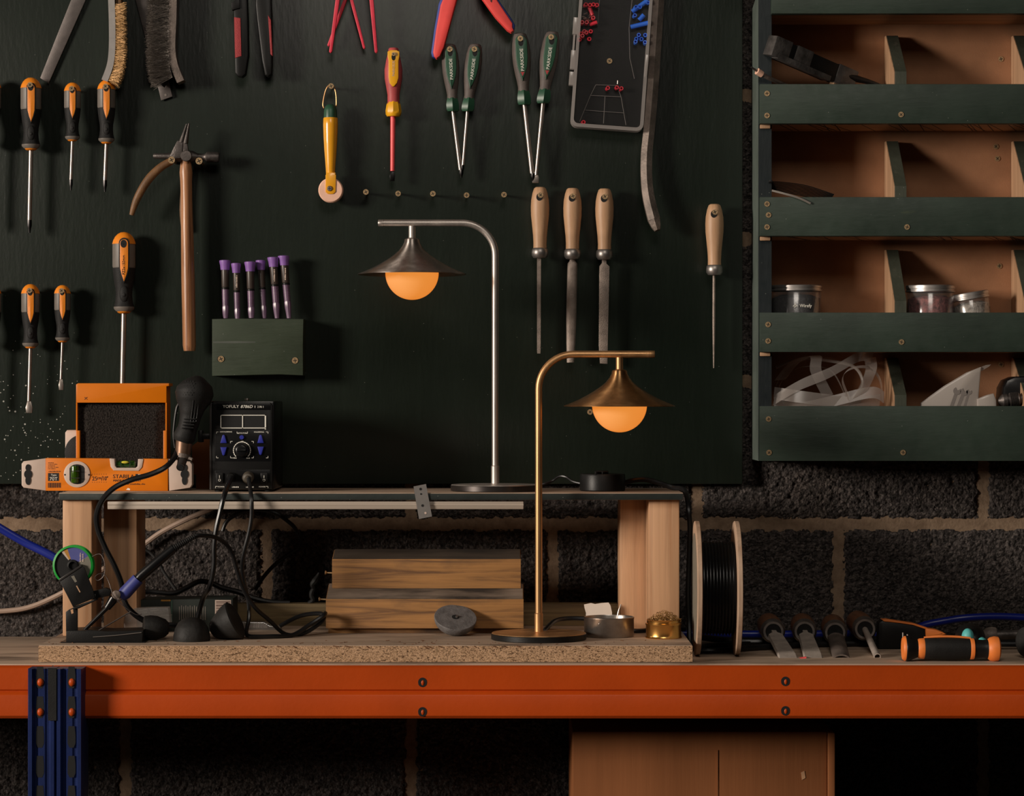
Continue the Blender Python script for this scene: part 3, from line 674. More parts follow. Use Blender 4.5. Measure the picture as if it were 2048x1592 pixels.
# insulated screwdriver
Y = -0.053; k = S(Y)
r = thing('insulated_screwdriver', 'red and yellow insulated screwdriver with a red sleeved shaft', 'screwdriver', P(787, 96, Y))
part('grip', MB().lpx([(8, 96), (10, 98), (11, 105), (15, 122), (18, 140), (17.5, 158), (14.5, 175), (12, 190), (12, 205), (13, 209)], 787, Y, n=24, sy=.9), M['red_dull'], r)
Yf = Y - 18.8 * k * .9
part('inlay', MB().ppx([(775, 103), (781, 100), (793, 100), (799, 103), (799, 112), (797, 122), (797, 155), (794, 166), (788, 173), (785, 173), (779, 166), (777, 155), (777, 122), (775, 112)], Yf, Y - 8 * k, 0.0012), M['yellow'], r, 'amber inlay')
part('collar', MB().lpx([(11, 203), (14, 209), (16, 222), (15.5, 229), (13, 233)], 787, Y, n=8), M['yellow'], r, 'flared amber collar')
part('shaft', MB().lpx([(5.2, 230), (4.4, 342)], 786, Y, 785, n=14), M['red_shaft'], r, 'red insulated shaft')
m = MB(); flat_tip(m, 784.5, 340, 362, 3.0, Y); part('tip', m, M['steel_tip'], r)
hang_hole(787, 114, Yf - 0.0004, r, 4, 7); screw(787, 108, Yf - 0.003, s=.7)
part('lettering', text_mb('PARKSIDE', P(787, 137, Yf - 0.0002), h=5 * k, w=30 * k, rot=-PI / 2), M['white'], r)

# seam roller
Y = -0.056; k = S(Y)
r = thing('seam_roller', 'wallpaper seam roller with amber handle, green end and pale wheel, hung by a wire loop', 'roller', P(661, 172, Y))
part('handle', MB().lpx([(12.5, 234), (14.5, 237), (14.8, 250), (14, 275), (12.5, 300), (10.5, 325), (9, 347), (8, 352)], 661, Y, n=26), M['amber_roller'], r)
part('end_cap', MB().lpx([(0, 208), (6, 209), (10.5, 213), (13, 221), (13.6, 236)], 661, Y, n=26), M['green'], r, 'dark green painted end of the handle')
part('wire_loop', MB().tpx([(648, 216, Y), (646, 208, Y), (650, 186, Y + .001), (655, 174, Y), (661, 169, Y), (668, 173, Y), (672, 188, Y), (673, 206, Y), (672, 214, Y)], 1.4, 6, 5), M['brass'], r)
part('fork', MB().ppx([(651, 350), (655, 346), (668, 346), (672, 350), (671, 384), (666, 388), (656, 388), (651, 384)], Y - 13 * k, Y - 9 * k, 0.0006).ppx([(651, 350), (672, 350), (671, 384), (652, 384)], Y + 9 * k, Y + 12 * k, 0.0006).ppx([(652, 345), (671, 345), (671, 354), (652, 354)], Y - 12 * k, Y + 11 * k, 0.0006), M['amber_roller'], r)
part('wheel', MB().lathe([(.001, -.0085), (.0175, -.0085), (.0192, -.0065), (.0192, .0065), (.0175, .0085), (.001, .0085)], P(662, 381, Y), (0, 1, 0), 40), M['pink'], r, 'pale pinkish roller wheel')
c = P(659.5, 377, Y - 13 * k)
part('pivot_screw', MB().lathe([(.0038, 0), (.0042, .001), (.0032, .002)], c, (0, -1, 0), 16).box(c + Vector((-.0026, -.0023, -.0004)), c + Vector((.0026, -.0015, .0004)), 0, 1).box(c + Vector((-.0004, -.0023, -.0026)), c + Vector((.0004, -.0015, .0026)), 0, 1), [M['steel'], M['hole']], r)
screw(662, 172, -0.062, s=1.0)

# files
def file_tool(x, yt, label, blade, Y=-0.055):
    k = S(Y)
    r = thing('file', label, 'file', P(x, yt, Y), 'wood handled files')
    pr = [(0, 0), (9, .5), (12, 3), (15, 12), (17.6, 26), (18.4, 40), (18, 56), (16, 76), (14, 96), (13.2, 112), (13.4, 124)]
    part('handle', MB().lpx([(a, yt + b) for a, b in pr], x, Y, n=26), M['filewood'], r)
    part('ferrule', MB().lpx([(a, yt + b) for a, b in [(13.4, 122), (16, 125), (16.8, 131), (16.4, 137), (13, 142), (9, 143)]], x, Y, n=26), M['ferrule'], r, 'dull metal ferrule')
    Yf = Y - 18.4 * k
    hx, hy = x - 1, yt + 20
    hang_hole(hx, hy, Yf + 0.0006, r, 6.4, 7.6); screw(hx + 2, hy - 4, Yf - 0.001)
    blade(r, x, yt + 142, Y, k)
    return r
def b_square(r, x, y, Y, k): part('blade', MB().lpx([(5.6, y - 1), (5.4, y + 60), (5, 700), (4.4, 707)], x - 2, Y, x - 2.5, n=4, ph=PI / 4), M['filesteel'], r)
def b_half(r, x, y, Y, k):
    part('blade', MB().lpx([(5, y - 1), (6, y + 4), (9.5, y + 9), (10, y + 20), (10.2, 640), (9, 690), (7.5, 725)], x, Y, x - 4, n=16, sy=.5), M['filesteel'], r)
def b_flat(r, x, y, Y, k):
    part('blade', MB().ppx([(x - 5, y - 1), (x - 5, y + 7), (x - 10, y + 13), (x - 10.5, y + 30), (x - 11.5, 690), (x - 9, 727), (x + 6, 728), (x + 6.5, 700), (x + 9.5, y + 40), (x + 10, y + 14), (x + 4, y + 8), (x + 4, y - 1)], Y - 2.4 * k, Y + 2.4 * k, 0.0004), M['filesteel'], r)
def b_round(r, x, y, Y, k): part('blade', MB().lpx([(2.8, y - 1), (3, y + 20), (3.1, 640), (2.4, 690), (1.3, 736)], x - 1, Y, x - 1.5, n=12), M['filesteel'], r)
file_tool(1080, 374, 'beech handled narrow square file, first of the three in a row', b_square)
file_tool(1145, 376, 'beech handled half-round file in the middle of the three', b_half)
file_tool(1209, 377, 'beech handled broad flat file with square shoulders, its tip behind the brass lamp arm', b_flat)
file_tool(1429, 408, 'beech handled thin round file hanging alone next to the cabinet', b_round)

# hammer and circlip pliers sharing two screws
Y = -0.062; k = S(Y)
r = thing('hammer', 'cross-peen hammer with long varnished wooden handle hanging head up', 'hammer', P(373, 314, Y))
part('handle', MB().lpx([(9, 316), (11.5, 332), (13, 345), (12, 362), (11.5, 400), (12.5, 470), (13.5, 560), (13.2, 690), (11.5, 702)], 371.5, Y, 379, n=20, sy=1.25), M['hamwood'], r)
hd = MB(); o = P(307, 312, Y); kk = k
def hx_(px): return (px - 307) * kk
hd.lathe([(.004, hx_(307)), (.0046, hx_(309)), (.0052, hx_(332)), (.0062, hx_(340)), (.0078, hx_(352)), (.010, hx_(362)), (.0105, hx_(374)), (.0098, hx_(386)), (.0058, hx_(396)), (.0052, hx_(408)), (.0064, hx_(412)), (.0086, hx_(414)), (.0088, hx_(434)), (.0078, hx_(438))], o, (1, 0, -0.02), 18, sy=.95)
part('head', hd, M['oldsteel'], r)
Yp = -0.074
r = thing('circlip_pliers', 'old circlip pliers with worn brown dipped grips hung behind the hammer', 'pliers', P(373, 300, Yp))
part('jaw', MB().ppx([(352, 286), (354, 281), (366, 281), (365, 304), (361, 316), (349, 319), (339, 312)], Yp, Yp + .006, .0008), M['oldsteel'], r)
part('jaw', MB().ppx([(366, 281), (374, 286), (377, 300), (372, 318), (360, 316), (364, 300)], Yp + .001, Yp + .007, .0008), M['oldsteel'], r)
part('tip', MB().lpx([(2, 248), (3, 262), (5.5, 285)], 373.5, Yp + .003, 362, n=10), M['oldsteel'], r)
part('tip', MB().lpx([(2, 247), (3, 262), (5.5, 287)], 378, Yp + .003, 371, n=10), M['oldsteel'], r)
c = P(373, 312, Yp - .001); part('pivot', MB().lathe([(.0088, 0), (.0088, .003), (.0078, .004)], c, (0, -1, 0), 20), M['oldsteel'], r)
part('grip', MB().tpx([(343, 322, Yp + .006), (322, 334, Yp + .004), (300, 355, Yp + .002), (283, 380, Yp + .002), (271, 405, Yp + .004), (263, 430, Yp + .006)], [7.5, 8, 8.5, 8, 7.2, 4.5], 12, 5, sq=.8), M['brownrubber'], r, 'worn brown rubber grip')
part('grip', MB().tpx([(376, 322, -0.0405), (372, 345, -.0405), (368, 380, -.0405), (366, 420, -.0405), (368, 452, -.0405), (370, 462, -.0405)], [6, 7, 7, 7, 6.5, 4], 10, 4, sq=.7), M['brownrubber'], r)
screw(343, 320, -0.080, s=1.25); screw(398, 322, -0.080, s=1.25)

# wire brushes
def bristles(path, dirpx, L, n, mat_, root, Y, w=0.012, core=M['hole'], jit=.5):
    m = MB(); N = len(path)
    for i in range(n):
        t = random.random() * (N - 1.001); j = int(t); f = t - j
        x = path[j][0] * (1 - f) + path[j + 1][0] * f; y = path[j][1] * (1 - f) + path[j + 1][1] * f
        c = P(x, y, Y + random.uniform(-w, w)); tx_, tz = dirpx
        d = Vector((tx_, random.uniform(-jit, jit), random.uniform(-jit, jit) + tz)).normalized()
        l = L * random.uniform(.75, 1.08); r_ = .0002
        u = Vector((0, 1, 0)) if abs(d.y) < .8 else Vector((0, 0, 1)); u = (u - d * u.dot(d)).normalized() * r_; v = d.cross(u).normalized() * r_
        e = c + d * l + Vector((random.uniform(-.002, .002), random.uniform(-.002, .002), random.uniform(-.003, .003))); mid = c + d * l * .55
        R = [[q + u, q - u * .5 + v * .87, q - u * .5 - v * .87] for q in (c, mid, e)]
        m.rings(R, False)
    return part('bristles', m, mat_, root, kind='stuff', smooth=0)
Y = -0.056
def strip(path, hw, Yf, Yb):
    a = []; b = []
    pts, _ = spline([Vector((x, y, 0)) for x, y in path], 0, 6)
    for i, p in enumerate(pts):
        t = (pts[min(i + 1, len(pts) - 1)] - pts[max(i - 1, 0)]).normalized(); nrm = Vector((-t.y, t.x, 0)) * hw
        a.append((p.x + nrm.x, p.y + nrm.y)); b.append((p.x - nrm.x, p.y - nrm.y))
    m = MB()
    for i in range(len(pts) - 1):
        m.ppx([a[i], a[i + 1], b[i + 1], b[i]], Yf, Yb)
    return m
r = thing('wire_brush', 'wire brush with golden brass bristles and a curved pale metal back', 'wire brush', P(230, 0, Y), 'wire brushes')
p1 = [(221, -90), (222, -20), (224, 40), (224, 95), (220, 130), (209, 161)]
part('back_strip', strip(p1, 6.5, Y - .012, Y + .012), M['alu'], r)
core = [(232, -80), (231, 5), (232, 60), (232, 110), (229, 145), (220, 170)]
part('bristle_core', MB().ppx([(230, -90), (238, -90), (244, 12), (247, 100), (238, 165), (222, 168), (228, 130), (231, 90)], Y - .008, Y + .012, .004), M['brownrubber'], r)
bristles([(229, 8), (230, 60), (230, 105), (226, 140), (217, 162)], (1, -.25), .0175, 5200, M['bristle_brass'], r, Y)
r = thing('wire_brush', 'wire brush with dark steel bristles and a rusty curved metal back', 'wire brush', P(330, 0, Y), 'wire brushes')
p2 = [(344, -90), (346, -20), (345, 40), (343, 95), (348, 130), (361, 163)]
part('back_strip', strip(p2, 7.5, Y - .013, Y + .013), M['rust'], r)
part('bristle_core', MB().ppx([(305, -90), (338, -90), (337, 100), (341, 150), (325, 172), (310, 160), (303, 100)], Y - .008, Y + .014, .004), M['hole'], r)
bristles([(338, -30), (338, 60), (337, 105), (340, 135), (345, 155)], (-1, -.12), .034, 5200, M['bristle_dark'], r, Y, .016)

# two flat steel strips hanging from above the frame
Y = -0.036
m = MB().ppx([(166, -60), (198, -60), (171, 0), (97, 167), (80, 156), (142, 0)], Y, Y + .003, .0005)
solo('steel_strip', m, M['strip'], 'plain dark steel strip slanting down to the long orange screwdriver', 'metal strip')
m = MB().ppx([(256, -60), (281, -60), (345, 193), (322, 201), (318, 183), (271, 0)], Y, Y + .003, .0005)
r = solo('steel_strip', m, M['strip'], 'steel strip with a rivet hole at its end, behind the dark wire brush', 'metal strip')
part('hole', MB().lathe([(.002, 0), (.002, .0006)], P(331, 190, Y), (0, -1, 0), 12), M['steel'], r)

# wire strippers
Y = -0.062
r = thing('wire_stripper', 'black wire stripper with dull red ribbed inlays in both handles', 'wire stripper', P(505, 0, Y))
part('handle', MB().ppx([(466, -60), (492, -60), (496, 40), (497, 110), (491, 148), (484, 154), (475, 152), (470, 145), (468, 60)], Y - .004, Y + .014, .003), M['black'], r)
part('handle', MB().ppx([(514, -60), (540, -60), (544, 60), (544, 130), (543, 148), (536, 153), (530, 150), (524, 120), (514, 40), (511, 10)], Y - .004, Y + .014, .003), M['black'], r)
part('grip_inlay', MB().ppx([(468, 34), (481, 36), (483, 112), (470, 116)], Y - .0052, Y + .004, .001), M['red_inset'], r, 'ribbed red inlay')
part('grip_inlay', MB().ppx([(536, 30), (542, 40), (545, 112), (541, 108)], Y - .0046, Y + .004, .0006), M['red_inset'], r, 'thin red inlay')
part('latch', MB().ppx([(462, 6), (478, -6), (480, 16), (464, 20)], Y - .007, Y + .006, .001), M['black'], r)
part('wire_spring', MB().tpx([(512, -40, Y), (516, 5, Y), (522, 12, Y), (530, 4, Y), (534, -40, Y)], 1.2, 6, 4), M['steel'], r)
part('head', MB().ppx([(470, -58), (538, -58), (560, -150), (520, -170), (480, -170), (450, -150)], Y - .002, Y + .014, .002), M['black'], r)
screw(505, -110, -0.07)

# red coated tweezers and tongs
for nm, lab, Yt, legs in (('tweezers', 'wide red coated tongs, outer pair of four thin red legs', -0.058, [[(685, -60), (675, 0), (661, 106)], [(733, -60), (743, 0), (752, 106)]]),
                          ('tweezers', 'narrow red coated tweezers crossing behind the wide red tongs', -0.046, [[(702, -40), (690, 0), (657, 93)], [(694, -40), (703, 0), (728, 98)]])):
    r = thing(nm, lab, 'tweezers', P(legs[0][0][0], legs[0][0][1], Yt))
    for lg in legs:
        (xa, ya), (xb, yb), (xc, yc) = lg
        w0, w1 = (4.2, 3) if Yt < -.05 else (3.4, 2.6)
        part('leg', MB().ppx([(xa - w0, ya), (xb - w0, yb), (xc - w1, yc - 3), (xc, yc), (xc + w1, yc - 3), (xb + w0, yb), (xa + w0, ya)], Yt - .0035, Yt + .0035, .001), M['red_leg'], r)
    cx = (legs[0][0][0] + legs[1][0][0]) / 2; yy_ = legs[0][0][1]
    part('bridge', MB().ppx([(legs[0][0][0] - 5, yy_ + 4), (cx - 8, yy_ - 14), (cx + 8, yy_ - 14), (legs[1][0][0] + 5, yy_ + 4), (legs[1][0][0] - 4, yy_ + 6), (cx, yy_ - 4), (legs[0][0][0] + 4, yy_ + 6)], Yt - .0035, Yt + .0035, .001), M['red_leg'], r)
    screw(cx, yy_ - 8, Yt - .012)

# red and blue pliers
Y = -0.064
r = thing('pliers', 'pliers with bright red grips edged in blue, handles spread wide', 'pliers', P(945, 0, Y))
part('handle', MB().ppx([(935, -70), (912, 0), (900, 45), (887, 95), (880, 111), (872, 116), (864, 114), (862, 105), (868, 60), (877, 8), (910, -75)], Y - .002, Y + .014, .003), M['blue_trim'], r, 'blue edge of the grip')
part('grip', MB().ppx([(938, -72), (913, 0), (901, 46), (888, 94), (880, 112), (873, 117), (868, 113), (866, 104), (872, 60), (881, 10), (914, -72)], Y - .005, Y + .012, .003), M['red'], r)
part('handle', MB().ppx([(940, -70), (964, -6), (995, 40), (1018, 62), (1028, 60), (1030, 50), (1024, 38), (1003, 8), (980, -28), (962, -75)], Y - .001, Y + .014, .003), M['blue_trim'], r, 'blue edge of the grip')
part('grip', MB().ppx([(942, -70), (962, -5), (990, 34), (1014, 60), (1022, 65), (1028, 61), (1025, 54), (1025, 46), (1001, 10), (984, -16), (966, -72)], Y - .005, Y + .012, .003), M['red'], r)
part('jaws', MB().ppx([(905, -70), (970, -70), (962, -120), (948, -180), (928, -180), (912, -120)], Y - .003, Y + .011, .002), M['oldsteel'], r)
part('arrow_mark', MB().ppx([(980, 1), (984, -1), (983, 5)], Y - .0056, Y - .004), M['ink'], r)
screw(925, -92, -.078); screw(950, -92, -.078)

# crowbar
Y = -0.046
m = MB(); pts = [(1322, -80, Y), (1313, 60, Y), (1305, 180, Y), (1298, 260, Y), (1293, 310, Y - .004), (1293, 360, Y - .008), (1298, 400, Y - .012), (1308, 440, Y - .018)]
m.tpx(pts, [13, 13, 13, 13, 13, 13, 13.5, 14], 6, 5)
m.tpx([(1308, 440, Y - .018), (1312, 452, Y - .020), (1315, 461, Y - .022)], [14, 11, 6], 6, 3)
r = solo('crowbar', m, M['rust'], 'rusty hexagonal crowbar with a bent flat claw, half behind the clear parts case', 'crowbar', smooth=20)
# ------------------------------------------------------------------ clear parts case with crimp connectors
Y = -0.066; k = S(Y)
def rotp(x, y):                                                   # case coordinates: origin at the middle of its lower edge, row axis down
    a = math.radians(4.2); return (1213.5 + x * math.cos(a) - y * math.sin(a), 253.5 + y * math.cos(a) + x * math.sin(a))
def rr(x0, y0, x1, y1, rad):
    pts = []
    for cx, cy, a0 in ((x1 - rad, y0 + rad, -90), (x1 - rad, y1 - rad, 0), (x0 + rad, y1 - rad, 90), (x0 + rad, y0 + rad, 180)):
        for i in range(5): a = math.radians(a0 + 22.5 * i); pts.append((cx + rad * math.cos(a), cy + rad * math.sin(a)))
    return pts
case = thing('parts_case', 'clear plastic compartment case with black insert hanging next to the crowbar', 'parts case', P(1213, 250, Y))
out = [rotp(*p) for p in rr(-73, -330, 73, 4, 14)]; inn = [rotp(*p) for p in rr(-67, -324, 67, -3, 9)]
n = len(out); m = MB()
for Ya, Yb in ((Y, Y + .028),):
    vs = [P(*p, Ya) for p in out] + [P(*p, Ya) for p in inn] + [P(*p, Ya) + Vector((0, Yb - Ya, 0)) for p in out] + [P(*p, Ya) + Vector((0, Yb - Ya, 0)) for p in inn]
    fs = []
    for i in range(n):
        j = (i + 1) % n
        fs += [(i, j, n + j, n + i), (2 * n + i, 3 * n + i, 3 * n + j, 2 * n + j), (i, 2 * n + i, 2 * n + j, j), (n + i, n + j, 3 * n + j, 3 * n + i)]
    m.add(vs, fs)
part('rim', m, M['clear_edge'], case, 'pale clear plastic rim')
part('lid', MB().ppx([rotp(*p) for p in rr(-66, -323, 66, -4, 8)], Y + .001, Y + .0022), M['clear'], case, 'clear see-through lid')
part('backing', MB().ppx([rotp(*p) for p in rr(-66, -323, 66, -4, 8)], Y + .021, Y + .0265), M['black'], case, 'black insert')
pt = MB()
for a, b in (((-66, -235), (-33, -235)), ((-66, -200), (-33, -200)), ((-33, -262), (-33, -200)), ((-37, -60), (-55, -6)), ((-37, -60), (-28, -82)), ((-28, -82), (14, -84)), ((14, -84), (24, -62)), ((24, -62), (38, -6)), ((-37, -60), (24, -62)), ((-8, -60), (-7, -6)), ((-45, -30), (32, -30)), ((32, -260), (30, -200)), ((30, -200), (36, -140)), ((36, -140), (48, -100))):
    p, q = rotp(*a), rotp(*b); pt.tube([P(*p, Y + .018), P(*q, Y + .018)], .0004, 5, 1)
part('divider_ribs', pt, M['clear_edge'], case, kind='stuff')
hg = MB()
for y0, y1 in ((-214, -180), (-148, -110)): hg.ppx([rotp(-82, y0), rotp(-73, y0), rotp(-73, y1), rotp(-82, y1)], Y + .003, Y + .016, .001)
hg.ppx([rotp(-80, -180), rotp(-76, -180), rotp(-76, -148), rotp(-80, -148)], Y + .006, Y + .012)
part('hinge', hg, M['clear_edge'], case)
part('hinge', MB().ppx([rotp(-82, -105), rotp(-73, -105), rotp(-73, -78), rotp(-82, -78)], Y + .003, Y + .016, .001), M['clear_edge'], case)
part('latch', MB().ppx([rotp(67, -150), rotp(74, -150), rotp(73, -105), rotp(67, -105)], Y - .001, Y + .014, .001), M['clear_edge'], case)
screw(1219, 122, Y + .0195)
def crimp(px, py, col, ang, lab, grp, L=.014, end_on=True, r_=.0031):
    c = P(px, py, Y + .012); m = MB()
    if end_on: ax = Vector((math.cos(ang) * .15, -1, math.sin(ang) * .15)).normalized(); L = .010
    else: ax = Vector((math.cos(ang), -.12, -math.sin(ang))).normalized()
    o = c - ax * L / 2
    m.lathe([(r_ * .62, 0), (r_, 0), (r_, L), (r_ * .62, L), (r_ * .6, L * .25), (.0001, L * .25)], o, ax, 14, False)
    return solo('crimp_connector', m, col, lab, 'connector', grp)
R_ = M['crimp_red']; B_ = M['crimp_blue']
g1 = 'red crimps in the left column of the case'
N_ = ('first', 'second', 'third', 'fourth', 'fifth', 'sixth', 'seventh')
for i, (px, py) in enumerate(((1171, 10), (1179, 11), (1186, 10), (1193, 11))): crimp(px, py, R_, .3, N_[i] + ' red crimp ring from the hinge side in the top row of four', g1)
for i, (px, py) in enumerate(((1164, 46), (1173, 46), (1186, 37))): crimp(px, py, R_, 1.2, N_[i] + ' red crimp ring from the hinge side among the silver pins', 'red crimps among the silver pins')
crimp(1182, 23, R_, 1.2, 'red crimp tube standing above the silver pins in the clear case', None, .013, False); crimp(1187, 47, R_, -.3, 'red crimp tube lying below the silver pins in the clear case', None, .012, False)
for i, (px, py) in enumerate(((1161, 68), (1168, 64), (1165, 73), (1173, 66), (1182, 63), (1159, 79), (1178, 78))): crimp(px, py, R_, i * .9, 'red crimp ring in the cluster below the pins, ' + ('far hinge side', 'upper edge', 'middle pair, lower', 'middle pair, upper', 'top corner away from the hinge', 'lowest by the hinge', 'lowest away from the hinge')[i], 'red crimps in the lower left cluster')
for i, (px, py) in enumerate(((1215, 177), (1233, 176), (1242, 178))): crimp(px, py, R_, .8, N_[i] + ' red crimp ring from the hinge side in the trapezoid tray', 'red crimps in the trapezoid tray')
crimp(1166, 245, R_, .2, 'lone red crimp connector in the bottom corner of the clear case', None)
crimp(1280, 12, B_, -.62, 'long blue crimp tube lying across the top of the clear case', None, .030, False, .0036); crimp(1279, 50, B_, -.22, 'long blue crimp tube lying across the middle blue compartment', None, .028, False, .0036)
crimp(1283, 35, B_, -.8, 'short blue crimp tube tilted in the middle blue compartment', None, .011, False, .0036)
for i, (px, py) in enumerate(((1271, 15), (1279, 15), (1295, 6))): crimp(px, py, B_, .4, N_[i] + ' blue crimp ring from the hinge side beside the top long blue tube', 'blue crimps beside the top blue tube')
crimp(1269, 32, B_, .9, 'single blue crimp connector end-on in the middle blue compartment', None)
for px, py in ((1278, 71), (1291, 71), (1273, 78), (1282, 79), (1271, 85), (1290, 86)): crimp(px, py, B_, px, 'blue crimp ring in the lowest blue cluster, ' + {1278: 'upper one nearest the case middle', 1291: 'upper one at the case edge', 1273: 'middle row, first from the case middle', 1282: 'middle row, second', 1271: 'lowest, nearest the case middle', 1290: 'lowest, at the case edge'}[px], 'blue crimps in the lower right cluster')
for i in range(9):
    px, py = 1172 + random.uniform(-4, 9), 33 + random.uniform(-7, 8); a = random.uniform(0, 6)
    c = P(px, py, Y + .013); d = Vector((math.cos(a), -.3, math.sin(a))) * .003
    solo('crimp_pin', MB().tube([c - d, c + d], .0009, 6, 1), M['steel'], 'tiny silver crimp pin among the red connectors in the clear case', 'pin', 'silver pins in the clear case')
c = P(1235, 168, Y + .012); solo('crimp_pin', MB().tube([c, c + Vector((.0003, 0, .0055))], .0007, 6, 1), M['steel'], 'upright silver pin in the trapezoid tray of the clear case', 'pin')

# ------------------------------------------------------------------ wooden block with six fine drivers
Yf = -0.078
blk = thing('driver_block', 'dark green painted wooden block screwed to the board holding fine screwdrivers', 'tool holder', P(515, 752, Yf))
bp = MB().ppx([(424, 638), (470, 637), (607, 638), (606, 690), (606, 751), (560, 749), (515, 750), (424, 752)], Yf, YB - .0002, .0012)
part('block', bp, M['block'], blk)
part('paint_wear', MB().ppx([(426, 683), (470, 682), (510, 683.5), (512, 685), (470, 686.5), (426, 686)], Yf - .0002, Yf + .0004), mat('pale_scuff', (0.075, 0.085, 0.07), .6), blk)
for px, py in ((441, 718), (589, 721)):
    hang_hole(px, py, Yf - .0003, blk, 7, 6.4); screw(px + 1, py, Yf - .0008, blk, Yf + .01, s=1.15)
labs = ['first lilac-capped fine screwdriver at the open end of the block', 'second lilac-capped fine screwdriver, its cap lower than its neighbours', 'third lilac-capped fine screwdriver with a plain dark barrel', 'fourth lilac-capped fine screwdriver, its cap tucked behind the third', 'fifth lilac-capped fine screwdriver, tall and leaning beside the last', 'sixth lilac-capped fine screwdriver, the last and tallest, leaning']
for i, (xt, yt, xb, Yp) in enumerate(((450, 520, 451.5, -.052), (472, 526, 475, -.058), (500, 523, 503, -.058), (521, 520, 529, -.048), (546, 514, 554, -.058), (567, 511, 578, -.056))):
    yb = 636.6; r = thing('fine_screwdriver', labs[i], 'screwdriver', P(xb, yb, Yp), 'lilac capped fine screwdrivers in the block')
    X = lambda y: xt + (xb - xt) * (y - yt) / (yb - yt)
    k = S(Yp); sc = 1.0 if i not in (1, 3) else .86
    def seg(pr, n=16): 
        pr = [(a * sc, yt + b) for a, b in pr]; return MB().lpx(pr, X(pr[0][1]), Yp, X(pr[-1][1]), n=n)
    part('cap', seg([(8, 0), (11.4, 1.2), (11.4, 4), (10, 10), (9, 20)]), M['lilac'], r, 'lilac spinning cap')
    part('barrel', seg([(7.6, 19.5), (7.8, 22), (7.4, 53), (6.8, 55)]), M['barrel'], r)
    part('ring', seg([(6.4, 54), (7.8, 55.5), (7.8, 58), (6.4, 59.5)]), M['black'], r)
    pr = []
    for j in range(11): pr += [(7.2 - .06 * j, 59 + j * 2.9), (7.2 - .06 * j, 60.8 + j * 2.9), (6.1, 61 + j * 2.9), (6.1, 61.8 + j * 2.9)]
    part('ribbed_grip', seg(pr, 12), M['lilac_grey'], r)
    part('nose', seg([(6.0, 90.5), (7.0, 95), (6.4, 104), (5.4, 113), (4.4, yb - yt)], 8), M['lilac_grey'], r)
    if i in (1, 4, 5): part('small_print', smallprint(X(yt + 37) - 1.6, yt + 25, X(yt + 37) + 1.6, yt + 50, Yp - 7.9 * k * sc, 8, True, i), M['white'], r, kind='stuff')

# ------------------------------------------------------------------ cabinet contents
def jar(x0, x1, ytop, ylid, ybot, Y, lab, fill, tilt=0.0, label=None):
    k = S(Y); xc = (x0 + x1) / 2; rr_ = (x1 - x0) / 2; base = P(xc, ybot, Y)
    r = thing('jar', lab, 'jar', base, 'clear jars with metal screw lids'); r.rotation_euler = (0, tilt, 0)
    R = rr_ * k; H = (ybot - ytop) * k; hl = (ylid - ytop) * k
    def b(pr, n=36): return MB().lathe(pr, base, (0, 0, 1), n)
    part('glass', b([(R * .93, 0), (R * .97, .002), (R * .97, H - hl - .002), (R * .93, H - hl), (R * .90, H - hl - .001), (R * .935, H - hl - .003), (R * .935, .003), (0, .003)]), M['jarglass'], r, 'see-through jar wall')
    pr = [(R * .9, H - hl)]
    pr += [(R * 1.0, H - hl + .0004), (R * 1.0, H - hl + .0024), (R * .97, H - hl + .003), (R * .97, H - hl + .005), (R, H - hl + .0056), (R, H - .001), (R * .97, H), (0, H)]
    part('lid', b(pr, 60), M['alu'], r, 'ridged silver screw lid')
    part('contents', b([(R * .9, .0035), (R * .92, (H - hl) * .86), (R * .6, (H - hl) * .93), (0, (H - hl) * .9)], 24), fill, r, kind='stuff')
    if label:
        part('label', MB().lathe([(R * .985, .001), (R * .985, (H - hl) * .50)], base, (0, 0, 1), 36, False), M['ink'], r, 'black paper label')
        a = P(xc + 14, 614, Y); part('lettering', text_mb('Wirefy', Vector((a.x, Y - R * .955, a.z)), h=8.5 * k, w=24 * k), M['white_lbl'], r)
        lm = MB(); c = Vector((a.x - 21 * k, Y - R * .995, a.z + .0006))
        for dx, dz in ((-.003, 0), (0, .003), (.003, 0), (0, -.003)):
            for q in range(2): lm.box((-.0018, -.0004, -.0003 + q * .0009), (.0018, .0004, .0001 + q * .0009), 0, 0, Matrix.Translation(c + Vector((dx * .6, 0, dz * .6))) @ Matrix.Rotation(PI / 4 * (1 if dx + dz > 0 else -1), 4, 'Y'))
        part('emblem', lm, M['white_lbl'], r)
    return r
shz = lambda i: CZ - (P(0, rows[i][1], SF).z - CZ) * -1 + 0.017           # top of the shelf inside row i
zsh = P(0, 704, SF).z + 0.017; Yj = -0.066
yb_j = HY + (CZ - zsh) / S(Yj)
jar(1540, 1644, 571, 583, yb_j, -0.062, 'silver-lidded jar with a black printed label, in the corner pigeonhole', M['blackbits'], 0, True)
jar(1812, 1910, 571, 585, yb_j, -0.070, 'silver-lidded jar of dark red bits beside the divider', M['redbits'])
jar(1914, 1992, 584, 598, yb_j - 3, -0.064, 'smaller silver-lidded jar of pale bits tilted against its neighbour', M['palebits'], -0.16)

